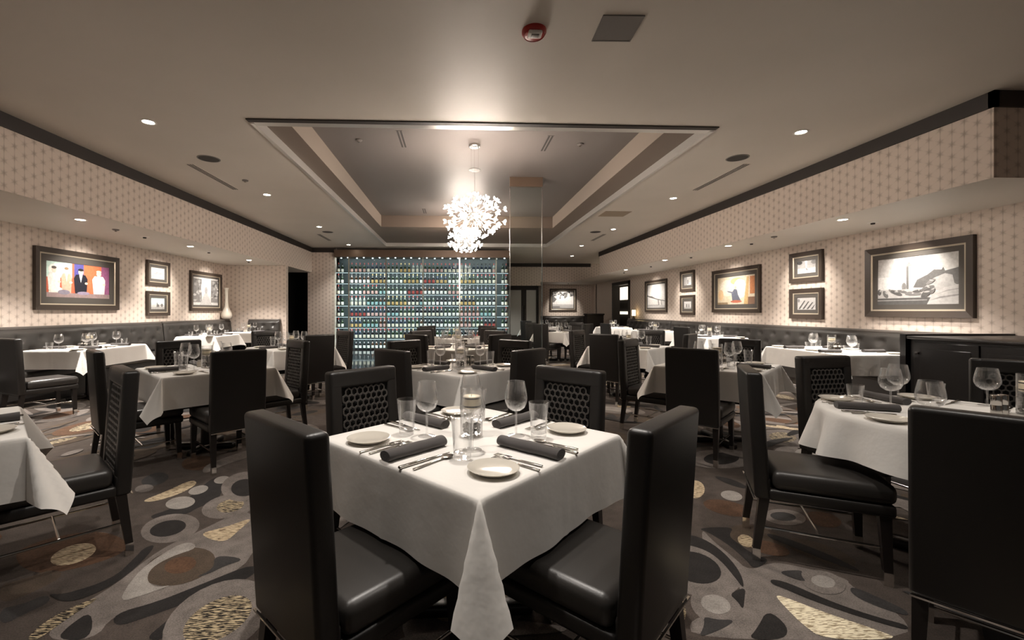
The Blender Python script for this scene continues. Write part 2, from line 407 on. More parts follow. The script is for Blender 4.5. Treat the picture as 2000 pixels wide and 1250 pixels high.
# side walls
w = MB(); w.quad((WL, YB, 0), (WL, YB, ZSOF), (WL, YALC, ZSOF), (WL, YALC, 0)); w.box(WL - .12, WL - .002, YB, YALC, 0, ZSOF)
struct('wall_left', w, 'wallpaper')
w = MB(); w.quad((WR, YEND, 0), (WR, YEND, ZSOF), (WR, 12.35 * S, ZSOF), (WR, 12.35 * S, 0))
w.quad((WR, 11.1 * S, 0), (WR, 11.1 * S, ZSOF), (WR, YB, ZSOF), (WR, YB, 0))
w.quad((WR, 12.35 * S, 2.40), (WR, 12.35 * S, ZSOF), (WR, 11.1 * S, ZSOF), (WR, 11.1 * S, 2.40))
struct('wall_right', w, 'wallpaper')
# alcove end wall, pillar wall beside the wine wall
w = MB(); w.box(WL, FL + 0.02, YALC, YALC + .15, 0, ZSOF); struct('wall_alcove', w, 'wallpaper')
w = MB(); w.box(-3.29 * S, WX0, YPIL, YPIL + .2, 0, ZC); struct('wall_pillar', w, 'wallpaper')
w = MB(); w.quad((WL - 2, YPIL + 1.6, 0), (FL + 0.6, YPIL + 1.6, 0), (FL + 0.6, YPIL + 1.6, ZC), (WL - 2, YPIL + 1.6, ZC)); w.quad((FL + .6, YPIL + .2, 0), (FL + .6, YPIL + 1.6, 0), (FL + .6, YPIL + 1.6, ZC), (FL + .6, YPIL + .2, ZC))
w.quad((WL - 2, YALC + .15, 0), (WL - 2, YPIL + 1.6, 0), (WL - 2, YPIL + 1.6, ZC), (WL - 2, YALC + .15, ZC))
struct('wall_corridor', w, 'black')  # black colour stands in for the darkness of the unlit corridor
# soffits: wallpapered face, painted underside
def soffit(name, xw, xf, y0, y1, near_end, far_end):
    b_ = MB()
    b_.quad((xf, y0, ZSOF), (xf, y1, ZSOF), (xf, y1, ZC), (xf, y0, ZC), 0)
    b_.quad((xw, y0, ZSOF), (xw, y1, ZSOF), (xf, y1, ZSOF), (xf, y0, ZSOF), 1)
    if near_end: b_.quad((xf, y0, ZSOF), (xw, y0, ZSOF), (xw, y0, ZC), (xf, y0, ZC), 0)
    if far_end: b_.quad((xf, y1, ZSOF), (xw, y1, ZSOF), (xw, y1, ZC), (xf, y1, ZC), 0)
    struct(name, b_, ['wallpaper', 'ceiling'])
soffit('trim_soffit_left', WL, FL, YB, YPIL, False, True)
soffit('trim_soffit_right', WR, FR, YSR0, YSR1, True, True)
b_ = MB(); b_.quad((FR, YSR1, ZSOF), (WR, YSR1, ZSOF), (WR, YFAR, ZSOF), (FR, YFAR, ZSOF), 1)
b_.quad((2.5 * S, YFAR, ZSOF), (WR, YFAR, ZSOF), (WR, YFAR, ZC), (2.5 * S, YFAR, ZC), 0); b_.quad((2.5 * S, YFAR, ZSOF), (WR, YFAR, ZSOF), (WR, YEND, ZSOF), (2.5 * S, YEND, ZSOF), 1)
b_.quad((WX1 + .2, YFAR, ZZ(.74)), (2.5 * S, YFAR, ZZ(.74)), (2.5 * S, YFAR, ZC), (WX1 + .2, YFAR, ZC), 0); b_.quad((2.5 * S, YFAR, ZZ(.74)), (2.5 * S, YEND, ZZ(.74)), (2.5 * S, YEND, ZSOF), (2.5 * S, YFAR, ZSOF), 0)
struct('trim_soffit_far', b_, ['wallpaper', 'ceiling'])
w = MB(); w.quad((2.5 * S, YEND, 0), (WR, YEND, 0), (WR, YEND, ZSOF), (2.5 * S, YEND, ZSOF)); w.quad((2.5 * S, YFAR, 0), (2.5 * S, YEND, 0), (2.5 * S, YEND, ZSOF), (2.5 * S, YFAR, ZSOF))
struct('wall_far', w, 'wallpaper')
# near right: wall above the line of the soffit end
w = MB(); w.quad((WR, YB, ZSOF), (WR, YSR0, ZSOF), (WR, YSR0, ZC), (WR, YB, ZC)); struct('wall_right_upper', w, 'wallpaper')
# cornice
def cornice(name, segs, d=0.05):
    b_ = MB()
    for (x0, y0, x1, y1) in segs: b_.box(min(x0, x1) - d / 2, max(x0, x1) + d / 2, min(y0, y1) - d / 2, max(y0, y1) + d / 2, ZCOR, ZC + 0.01)
    struct(name, b_, 'cornice')
cornice('trim_cornice_left', [(FL, YB, FL, YPIL), (FL, YPIL, WX0, YPIL)])
cornice('trim_cornice_right', [(FR, YSR0, FR, YSR1), (FR, YSR0, WR, YSR0)])
cornice('trim_cornice_far', [(WX1 + .2, YFAR, FR + .8, YFAR)])
# ceiling with the coffer cut in it
c = MB(); X0, X1 = WL - 2.2, WR + 0.2
c.quad((X0, YB, ZC), (X0, CY0, ZC), (X1, CY0, ZC), (X1, YB, ZC)); c.quad((X0, CY1, ZC), (X0, YEND + .2, ZC), (X1, YEND + .2, ZC), (X1, CY1, ZC))
c.quad((X0, CY0, ZC), (X0, CY1, ZC), (CX0, CY1, ZC), (CX0, CY0, ZC)); c.quad((CX1, CY0, ZC), (CX1, CY1, ZC), (X1, CY1, ZC), (X1, CY0, ZC))
struct('ceiling', c, 'ceiling')
# coffer: lip, taupe underside, raised well
iy0 = CY0 + 0.28
c = MB()
c.quad((CX0, CY0, ZSTEP), (CX0, CY1, ZSTEP), (IX0, CY1, ZSTEP), (IX0, CY0, ZSTEP), 0); c.quad((IX1, CY0, ZSTEP), (IX1, CY1, ZSTEP), (CX1, CY1, ZSTEP), (CX1, CY0, ZSTEP), 0)
c.quad((IX0, CY0, ZSTEP), (IX0, iy0, ZSTEP), (IX1, iy0, ZSTEP), (IX1, CY0, ZSTEP), 0); c.quad((IX0, IY1, ZSTEP), (IX0, CY1, ZSTEP), (IX1, CY1, ZSTEP), (IX1, IY1, ZSTEP), 0)
c.quad((IX0, iy0, ZSTEP), (IX0, IY1, ZSTEP), (IX0, IY1, ZI), (IX0, iy0, ZI), 1); c.quad((IX1, iy0, ZSTEP), (IX1, IY1, ZSTEP), (IX1, IY1, ZI), (IX1, iy0, ZI), 1)
c.quad((IX0, iy0, ZSTEP), (IX1, iy0, ZSTEP), (IX1, iy0, ZI), (IX0, iy0, ZI), 1); c.quad((IX0, IY1, ZSTEP), (IX1, IY1, ZSTEP), (IX1, IY1, ZI), (IX0, IY1, ZI), 0)
c.quad((IX0, iy0, ZI), (IX0, IY1, ZI), (IX1, IY1, ZI), (IX1, iy0, ZI), 2)
struct('ceiling_coffer', c, ['brown_paint', 'coffer_face', 'coffer_paint'])
c = MB(); t_ = 0.045
for (x0, x1, y0, y1) in ((CX0 - t_, CX0, CY0, CY1), (CX1, CX1 + t_, CY0, CY1), (CX0 - t_, CX1 + t_, CY1, CY1 + t_)):
    c.box(x0, x1, y0, y1, ZC - 0.012, ZSTEP, 0)
c.box(CX0 - t_, CX1 + t_, CY0 - .03, CY0 + .075, ZC - 0.006, ZSTEP, 0); c.box(CX0 - t_, CX1 + t_, CY0 - .105, CY0 - .030, ZC - 0.010, ZC + .02, 1)  # the dark strip is a painted shadow gap before the near lip
struct('trim_coffer', c, ['coffer_trim', 'cornice'])

# far doorway pair beside the wine wall, doorway in the right wall
YD = YFAR + 0.5; zt = ZZ(.74)
d = MB(); d.box(WX1 + .2, 2.5 * S, YD, YD + .1, zt - .16, zt, 0)
d.box(WX1 + .2, WX1 + .32, YD, YD + .1, 0, zt - .16, 0); d.box(2.5 * S - .1, 2.5 * S, YD, YD + .1, 0, zt - .16, 0)
xm = (1023 - 890) * YD / 865; d.box(xm - .11, xm + .11, YD, YD + .1, 0, zt - .16, 0); d.box(WX1 + .2, 2.5 * S, YD, YD + .1, 0, .2, 0)
door = struct('door_1', d, 'cornice')
g = MB(); g.box(WX1 + .32, xm - .11, YD + .04, YD + .06, .2, zt - .16); g.box(xm + .11, 2.5 * S - .1, YD + .04, YD + .06, .2, zt - .16); link('glass', g.mesh('glass', 'frost', 0), door)
h_ = MB(); h_.tube((xm - .05, YD - .05, .8), (xm - .05, YD - .05, 1.5), .018); h_.tube((xm + .05, YD - .05, .8), (xm + .05, YD - .05, 1.5), .018); link('handle', h_.mesh('handle', 'chrome'), door)
w = MB(); w.quad((WX1 + .2, YD + .3, 0), (2.5 * S, YD + .3, 0), (2.5 * S, YD + .3, ZC), (WX1 + .2, YD + .3, ZC)); struct('wall_beyond_door', w, 'plate_metal')
dy0, dy1 = 11.1 * S, 12.35 * S
d = MB()
for (a, b2) in ((dy0, dy0 + .12), (dy1 - .12, dy1)): d.box(WR - .04, WR + .25, a, b2, 0, 2.40)
d.box(WR - .04, WR + .25, dy0, dy1, 2.28, 2.40)
struct('door_2', d, 'cornice')
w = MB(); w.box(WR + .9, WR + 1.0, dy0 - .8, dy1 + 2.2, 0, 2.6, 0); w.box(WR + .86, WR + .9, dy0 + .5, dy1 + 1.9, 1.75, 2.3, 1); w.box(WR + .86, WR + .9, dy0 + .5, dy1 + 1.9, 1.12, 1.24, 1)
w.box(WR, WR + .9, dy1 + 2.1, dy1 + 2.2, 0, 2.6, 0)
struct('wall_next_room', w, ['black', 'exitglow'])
# ------------------------------------------------------------------ furniture kinds
def build_chair():
    t = thing('dining_chair', 'black leather dining chair', 'chair')
    rake = lambda co: Vector((co.x, co.y - max(0, co.z - 0.45) ** 1.3 * 0.09, co.z))
    b = MB(); b.rbox(-.23, .23, -.20, .285, .372, .468, .035, 4, fn=lambda c: Vector((c.x, c.y, c.z + (0.016 * (1 - (c.x / .23) ** 2) * (1 - ((c.y - .04) / .25) ** 2) if c.z > .42 else 0))))
    link('seat', b.mesh('seat', 'leather_grey', 50), t)
    b = MB(); b.rbox(-.228, .228, -.215, .28, .318, .375, .016, 3); link('seat_rim', b.mesh('seat_rim', 'leather', 50), t)
    # back: solid outer shell with a framed opening on the inner side
    bk = MB(); d0, d1 = -.275, -.205
    bk.rbox(-.2246, .2246, d0 - .0009, d0 + .045, .3184, .9546, .017, 4, 0, fn=rake)
    for (x0, x1, z0, z1, e) in ((-.225, -.152, .318, .9543, 0), (.152, .225, .318, .9543, 0), (-.2235, .2235, .868, .955, .0007), (-.2235, .2235, .3187, .43, .0007)):
        bk.rbox(x0, x1, d0 + e, d1 - e, z0, z1, .017, 4, 0, fn=rake)
    backo = link('backrest', bk.mesh('backrest', 'leather', 50), t)
    rc = MB(); rc.rbox(-.155, .155, d0 + .043, d0 + .050, .44, .88, .002, 1, 0, fn=rake); link('inset_panel', rc.mesh('inset_panel', 'recess', 40), backo)
    # woven hexagon lattice in the opening
    la = MB(); a = 0.0215; w_ = .0042; hx = a * math.sqrt(3); yf = d0 + .060
    seen = set(); row = 0; z = .455
    while z < .87:
        n0 = -4 if row % 2 == 0 else -4.5
        for i in range(10):
            cx = (n0 + i) * hx
            if abs(cx) > .145: continue
            pts = [(cx + a * math.sin(PI / 3 * q), z + a * math.cos(PI / 3 * q)) for q in range(6)]
            for q in range(6):
                p, r_ = pts[q], pts[(q + 1) % 6]
                key = tuple(sorted(((round(p[0], 3), round(p[1], 3)), (round(r_[0], 3), round(r_[1], 3)))))
                if key in seen or max(abs(p[0]), abs(r_[0])) > .152 or max(p[1], r_[1]) > .872: continue
                seen.add(key)
                dx, dz = r_[0] - p[0], r_[1] - p[1]; ln = math.hypot(dx, dz); nx, nz = -dz / ln * w_, dx / ln * w_
                v = [(p[0] + nx, yf, p[1] + nz), (p[0] - nx, yf, p[1] - nz), (r_[0] - nx, yf, r_[1] - nz), (r_[0] + nx, yf, r_[1] + nz),
                     (p[0] + nx, yf - .006, p[1] + nz), (p[0] - nx, yf - .006, p[1] - nz), (r_[0] - nx, yf - .006, r_[1] - nz), (r_[0] + nx, yf - .006, r_[1] + nz)]
                v = [rake(Vector(x)) for x in v]
                la.add(v, [(0, 3, 2, 1), (0, 4, 7, 3), (1, 2, 6, 5)])
        z += a * 1.5; row += 1
    link('lattice', la.mesh('lattice', 'cord', 0), backo)
    def leg(x, y, dx, dy):
        l = MB(); p, q = .023, .016
        v = [(x - p, y - p, .33), (x + p, y - p, .33), (x + p, y + p, .33), (x - p, y + p, .33), (x + dx - q, y + dy - q, .055), (x + dx + q, y + dy - q, .055), (x + dx + q, y + dy + q, .055), (x + dx - q, y + dy + q, .055)]
        l.add(v, [(0, 1, 2, 3), (7, 6, 5, 4), (0, 4, 5, 1), (1, 5, 6, 2), (2, 6, 7, 3), (3, 7, 4, 0)])
        o = link('leg', l.mesh('leg', 'darkwood', 0), t)
        f = MB(); q += .0015; dx2, dy2 = dx * 1.2, dy * 1.2
        f.box(x + dx - q, x + dx + q, y + dy - q, y + dy + q, 0.0, .062); link('ferrule', f.mesh('ferrule', 'chrome', 0), o)
    for sx in (-1, 1):
        leg(sx * .195, -.232, sx * .006, -.035); leg(sx * .195, .24, sx * .004, .012)
        r = MB(); r.tube((sx * .197, -.247, .17), (sx * .197, .246, .17), .0065); link('stretcher', r.mesh('stretcher', 'chrome'), t)
    r = MB(); r.tube((-.19, -.0, .172), (.19, -.0, .172), .0065); link('stretcher', r.mesh('stretcher', 'chrome'), t)
    r = MB(); r.box(-.222, .222, -.281, -.274, .316, .322); link('piping', r.mesh('piping', 'chrome', 0), t)
    for o in [t] + KIDS[t.name] + [c for k_ in KIDS[t.name] for c in KIDS.get(k_.name, ())]:
        if o.type == 'MESH':
            for v in o.data.vertices: v.co.x *= .92
    return t
chair = Kind(build_chair)

def make_table(label, loc, rz, half=(.40, .40), round_=False, group=None):
    t = thing('dining_table', label, 'table', loc, rz, group)
    b = MB()
    if round_: b.lathe([(half[0] - .02, TZ - .04), (half[0], TZ - .035), (half[0], TZ - .012), (half[0] - .01, TZ - .008)], 40)
    else: b.box(-half[0], half[0], -half[1], half[1], TZ - .04, TZ - .008)
    link('tabletop', b.mesh('tabletop', 'darkwood', 30), t)
    b = MB(); b.lathe([(.045, .04), (.045, TZ - .045), (.16, TZ - .042)], 20); link('column', b.mesh('column', 'darkwood'), t)
    for q in range(4):
        f = MB(); an = PI / 4 + q * PI / 2
        mt = Matrix.Rotation(an, 4, 'Z'); f.rbox(.0, .255, -.035, .035, 0.0, .05, .014, 2, 0, mt); link('foot', f.mesh('foot', 'darkwood', 50), t)
    return t

def cloth_mesh(hx, hy, d, seed=0, n=45, dl=None, dr=None):
    """A cloth lying on a table of half size hx, hy and hanging d at its sides; the corners fall in a fold."""
    rr = random.Random(seed); b = MB(); rad = .009; dl = d if dl is None else dl; dr = d if dr is None else dr
    ph = [rr.uniform(0, 6.28) for _ in range(12)]
    nd = 14
    def axis(h, d0, d1):
        ease = lambda q: q ** 1.5
        return [-h - d0 * ease(1 - i / nd) for i in range(nd)] + [-h + 2 * h * i / (n - 1) for i in range(n)] + [h + d1 * ease((i + 1) / nd) for i in range(nd)]
    ax, ay = axis(hx, dl, dr), axis(hy, d, d)
    def place(u, v):
        eu, ev = max(0, abs(u) - hx), max(0, abs(v) - hy)
        su, sv = (1 if u > 0 else -1), (1 if v > 0 else -1)
        cu, cv = max(-hx, min(hx, u)), max(-hy, min(hy, v))
        if eu == 0 and ev == 0: return (u, v, TZ - 0.002 + (.0012 if abs(u) < 1e-4 or abs(v) < 1e-4 else 0))
        rho = math.hypot(eu, ev); phi = math.atan2(ev, eu)          # 0: the x side, 90: the y side
        ox = oy = 0.0
        side = 0 if ev == 0 else (1 if eu == 0 else 2)
        tt = rho / d
        fall = rho
        edge = rad * (1 - math.exp(-rho / rad))                     # rolls over the edge
        if side == 0:
            wav = .006 * tt * math.sin(5.5 * cv / hy + ph[0 if su > 0 else 1]) + .003 * tt * math.sin(13 * cv / hy + ph[2 if su > 0 else 3]) + .008 * tt
            near = max(0, (abs(cv) - hy * .72) / (hy * .28)) ** 2
            ox = su * (edge + wav + .022 * near * tt)
        elif side == 1:
            wav = .006 * tt * math.sin(5.5 * cu / hx + ph[4 if sv > 0 else 5]) + .003 * tt * math.sin(13 * cu / hx + ph[6 if sv > 0 else 7]) + .008 * tt
            near = max(0, (abs(cu) - hx * .72) / (hx * .28)) ** 2
            oy = sv * (edge + wav + .022 * near * tt)
        else:
            q = math.sin(2 * phi)                                    # 0 at both sides, 1 along the diagonal
            al = math.radians(25) * q ** 1.6                         # how far the fold stands off the vertical
            tq = min(phi, PI / 2 - phi) / (PI / 4); lat = .27 * rho * (2 * tq if tq < .5 else 2 - 2 * tq)          # the two pleats either side of the ridge
            kx = 1 - phi / (PI / 2); ky = 1 - kx; dg = rho * math.sin(al) * .7071 + edge * .6 * q
            ox = su * (dg + (edge + .008 * tt + .022 * min(1, tt)) * max(0, 1 - 2 * ky) + (lat if phi < PI / 4 else -lat * .25))
            oy = sv * (dg + (edge + .008 * tt + .022 * min(1, tt)) * max(0, 1 - 2 * kx) + (lat if phi >= PI / 4 else -lat * .25))
            fall = rho * math.cos(al)
        if abs(u) < 1e-4: oy += sv * .0025 * min(1, tt * 3)
        if abs(v) < 1e-4: ox += su * .0025 * min(1, tt * 3)
        z = TZ - max(0, fall - rad * .57 * (1 - math.exp(-rho / rad)))
        return (cu + ox, cv + oy, z - 0.002)
    vs = [place(u, v) for v in ay for u in ax]; W = len(ax)
    fs = [(j * W + i, j * W + i + 1, (j + 1) * W + i + 1, (j + 1) * W + i) for j in range(len(ay) - 1) for i in range(W - 1)]
    b.add(vs, fs); me = b.mesh('tablecloth', 'cloth', 0)
    me.polygons.foreach_set('use_smooth', [True] * len(me.polygons))
    return me
def round_cloth_mesh(R, d, seed=3):
    b = MB(); N = 160; rr = random.Random(seed)
    rings = [0, .2, .4, .48, R - .02, R - .006, R, R + .004, R + .006] + [R + .006] * 10
    v = [(0, 0, TZ - .002)]; f = []
    prof = [(R * .4, 0), (R * .8, 0), (R - .015, 0), (R - .004, .003), (R + .004, .012)] + [(R + .006, .012 + d * (i + 1) / 12) for i in range(12)]
    for k_, (r, dr) in enumerate(prof):
        for i in range(N):
            a = 2 * PI * i / N
            corner = abs(math.sin(2 * a + .5)) ** 1.5
            tt = max(0, (dr - .012) / d); dd = dr + tt * (.035 * corner - .03)
            amp = tt * (.020 + .025 * corner)
            r2 = r + amp * math.sin(13 * a + 1.1 * math.sin(3 * a)) + tt * .035
            v.append((r2 * math.cos(a), r2 * math.sin(a), TZ - .002 - dd))
    for i in range(N): f.append((0, 1 + i, 1 + (i + 1) % N))
    for k_ in range(len(prof) - 1):
        for i in range(N):
            a = 1 + k_ * N + i; b2 = 1 + k_ * N + (i + 1) % N; f.append((a, a + N, b2 + N, b2))
    b.add(v, f); return b.mesh('tablecloth', 'cloth', 60)

# ------------------------------------------------------------------ table ware
def lathe_kind(name, cat, mesh_parts):
    def build():
        if len(mesh_parts) == 1:
            o = link(name, mesh_parts[0][1]()); tag(o, name, cat); return o
        t = thing(name, name, cat)
        for pn, mf in mesh_parts: link(pn, mf(), t)
        return t
    return Kind(build)
def _lath(prof, mat, n=28, name='x'):
    def f():
        b = MB(); b.lathe(prof, n, cap0=False, cap1=False); return b.mesh(name, mat, 40)
    return f
wine_glass = lathe_kind('wine_glass', 'wine glass', [
    ('bowl', _lath([(.004, .105), (.020, .108), (.036, .120), (.045, .140), (.0475, .158), (.046, .180), (.041, .205), (.036, .230), (.0348, .2305), (.0395, .205), (.0445, .18), (.046, .158), (.0435, .141), (.034, .122), (.018, .1105), (.002, .108)], 'glass', name='bowl')),
    ('stem', _lath([(.006, .004), (.0042, .02), (.004, .06), (.0045, .095), (.006, .106)], 'solid_glass', 14, 'stem')),
    ('foot', _lath([(.0, .0), (.036, .0005), (.0365, .002), (.02, .0045), (.006, .009), (.0, .01)], 'solid_glass', name='foot'))])
big_glass = lathe_kind('wine_glass', 'wine glass', [
    ('bowl', _lath([(.004, .085), (.022, .088), (.042, .103), (.052, .125), (.0535, .140), (.050, .165), (.044, .195), (.041, .208), (.040, .208), (.0485, .165), (.052, .140), (.0505, .126), (.040, .105), (.02, .091), (.002, .088)], 'glass', name='bowl')),
    ('stem', _lath([(.006, .004), (.0042, .02), (.004, .05), (.0045, .078), (.006, .086)], 'solid_glass', 14, 'stem')),
    ('foot', _lath([(.0, .0), (.038, .0005), (.0385, .002), (.02, .0045), (.006, .009), (.0, .01)], 'solid_glass', name='foot'))])
tumbler = lathe_kind('water_glass', 'water glass', [('wall', _lath([(.0325, .024), (.034, .06), (.041, .148), (.0415, .150), (.0400, .150), (.0385, .148), (.0315, .06), (.0295, .024)], 'glass', name='wall')), ('base', _lath([(.0, .0), (.029, .0), (.031, .004), (.0325, .024), (.0295, .0245), (.026, .021), (.0, .020)], 'solid_glass', name='base'))])
rocks = lathe_kind('water_glass', 'water glass', [('wall', _lath([(.0335, .018), (.042, .098), (.0423, .1), (.0408, .1), (.0400, .098), (.031, .018)], 'glass', name='wall')), ('base', _lath([(.0, .0), (.030, .0), (.032, .004), (.0335, .018), (.031, .0185), (.028, .015), (.0, .014)], 'solid_glass', name='base'))])
bread_plate = lathe_kind('bread_plate', 'plate', [('bread_plate', _lath([(.0, .004), (.045, .004), (.05, .0), (.054, .0), (.058, .004), (.082, .014), (.086, .018), (.083, .019), (.078, .017), (.060, .011), (.052, .0085), (.0, .0085)], 'ceramic', 40, 'bread_plate'))])
def build_napkin():
    b = MB(); n = 26; L = .135; v = []; f = []
    for j, y in enumerate([-L, -L + .003, -L * .5, 0, L * .5, L - .003, L]):
        for i in range(n):
            a = 2 * PI * i / n; s_ = .97 if j in (0, 6) else 1
            v.append((.030 * s_ * math.cos(a) * (1 + .05 * math.sin(y * 30)), y, max(0, .0185 + .0185 * s_ * math.sin(a)) + (.0015 * math.sin(y * 40 + a))))
    for j in range(6):
        for i in range(n): a = j * n + i; c_ = j * n + (i + 1) % n; f.append((a, a + n, c_ + n, c_))
    f.append(tuple(reversed(range(n)))); f.append(tuple(range(6 * n, 7 * n)))
    v = [(x, y, max(z, 0)) for x, y, z in v]
    b.add(v, [tuple(reversed(q)) for q in f])
    o = thing('rolled_napkin', 'napkin', 'napkin'); link('cloth_roll', b.mesh('cloth_roll', 'napkin', 50), o)
    e = MB()
    for sy in (-1, 1):                                  # the spiral edge seen in the roll's ends
        for q in range(30):
            a0, a1 = q * .42, (q + 1) * .42; r0, r1 = .026 - q * .0007, .026 - (q + 1) * .0007
            if r1 < .004: break
            pt = lambda r, a: (r * math.cos(a), sy * (L + .0006), .0185 + r * .62 * math.sin(a))
            pt2 = lambda r, a: ((r - .0014) * math.cos(a), sy * (L + .0006), .0185 + (r - .0014) * .62 * math.sin(a))
            e.quad(pt(r0, a0), pt(r1, a1), pt2(r1, a1), pt2(r0, a0))
    link('rolled_edge', e.mesh('rolled_edge', 'recess', 0), o)
    return o
napkin = Kind(build_napkin)
def cut_handle(b, l0, l1): b.rbox(-.0042, .0042, l0, l1, .002, .0065, .002, 2, fn=lambda c: Vector((c.x * (1.35 if c.y < l0 + .05 else 1), c.y, c.z + .0))) 
def build_fork():
    t = thing('dinner_fork', 'fork', 'fork'); b = MB(); cut_handle(b, -.10, .035); link('handle', b.mesh('handle', 'steel', 50), t)
    b = MB(); b.rbox(-.0125, .0125, .033, .062, .003, .006, .0012, 1)
    for q in range(4): b.rbox(-.0125 + q * .0072, -.0125 + q * .0072 + .0035, .06, .10, .003, .0055, .001, 1)
    link('tines', b.mesh('tines', 'steel', 50), t); return t
fork = Kind(build_fork)
def build_knife():
    t = thing('dinner_knife', 'knife', 'knife'); b = MB(); b.rbox(-.0065, .0065, -.115, .0, .001, .010, .003, 2); link('handle', b.mesh('handle', 'steel', 50), t)
    b = MB(); b.rbox(-.008, .007, -.002, .115, .003, .0055, .001, 1, fn=lambda c: Vector((c.x * (1 if c.y < .08 else max(.25, 1 - (c.y - .08) / .045)), c.y, c.z))); link('blade', b.mesh('blade', 'steel', 50), t); return t
knife = Kind(build_knife)
def build_spoon():
    t = thing('dinner_spoon', 'spoon', 'spoon'); b = MB(); cut_handle(b, -.10, .045); link('handle', b.mesh('handle', 'steel', 50), t)
    b = MB(); b.lathe([(.0, .001), (.010, .002), (.0165, .005), (.018, .0075), (.0165, .007), (.009, .004), (.0, .003)], 20, 0, Matrix.Translation((0, .066, 0)) @ Matrix.Diagonal((1, 1.45, 1, 1))); link('bowl', b.mesh('bowl', 'steel', 50), t); return t
spoon = Kind(build_spoon)
def build_candle():
    t = thing('candle_holder', 'candle', 'candle holder')
    b = MB(); b.lathe([(.044, 0), (.047, .004), (.047, .205), (.0455, .205), (.0455, .006), (.0, .006)], 32, cap0=True, cap1=False); link('glass_cylinder', b.mesh('glass_cylinder', 'glass', 40), t)
    b = MB(); rr = random.Random(4)
    for q in range(60):
        a, r = rr.uniform(0, 6.28), .037 * math.sqrt(rr.random()); z = .012 + rr.random() * .04; s_ = .006 + rr.random() * .003
        b.lathe([(0, -s_), (s_ * .8, -s_ * .5), (s_, 0), (s_ * .8, s_ * .5), (0, s_)], 7, 0, Matrix.Translation((r * math.cos(a), r * math.sin(a), z)))
    tag(link('pebbles', b.mesh('pebbles', 'pebble', 60), t), kind='stuff')
    b = MB(); b.lathe([(.012, .05), (.010, .075), (.012, .10), (.038, .118), (.0, .119)], 24, cap0=False); link('insert', b.mesh('insert', 'glass', 50), t)
    b = MB(); b.lathe([(.0, .12), (.0385, .12), (.0385, .165), (.037, .168), (.033, .166), (.0, .164)], 28); c_ = link('candle', b.mesh('candle', 'candle', 40), t)
    for z in (.124, .158):
        b = MB(); b.lathe([(.0388, z), (.0392, z + .001), (.0392, z + .005), (.0388, z + .006)], 28, cap0=False, cap1=False); link('band', b.mesh('band', 'darkwood', 50), c_)
    b = MB(); b.tube((0, 0, .164), (0, 0, .174), .001, 6); link('wick', b.mesh('wick', 'black'), c_)
    return t
candle = Kind(build_candle)
def build_shaker():
    t = thing('salt_shaker', 'shaker', 'shaker'); b = MB(); b.lathe([(.0, 0), (.020, 0), (.0205, .003), (.0205, .050), (.0195, .052), (.0205, .054), (.0205, .096), (.019, .100), (0, .100)], 22); link('body', b.mesh('body', 'steel', 40), t)
    b = MB(); b.lathe([(.013, .1001), (.012, .1018), (0, .1025)], 18); link('cap', b.mesh('cap', 'chrome', 40), t); return t
shaker = Kind(build_shaker)
def build_sugar():
    t = thing('sugar_caddy', 'caddy', 'caddy'); b = MB()
    for (x0, x1, y0, y1) in ((-.04, .04, -.028, -.025), (-.04, .04, .025, .028), (-.04, -.037, -.025, .025), (.037, .04, -.025, .025)): b.box(x0, x1, y0, y1, 0, .045)
    b.box(-.037, .037, -.025, .025, 0, .003); link('holder', b.mesh('holder', 'ceramic', 0), t)
    b = MB()
    for q in range(7): b.box(-.033 + q * .0095, -.033 + q * .0095 + .004, -.022, .022, .004, .062)
    link('sachets', b.mesh('sachets', 'white_plastic', 0), t); return t
sugar = Kind(build_sugar)

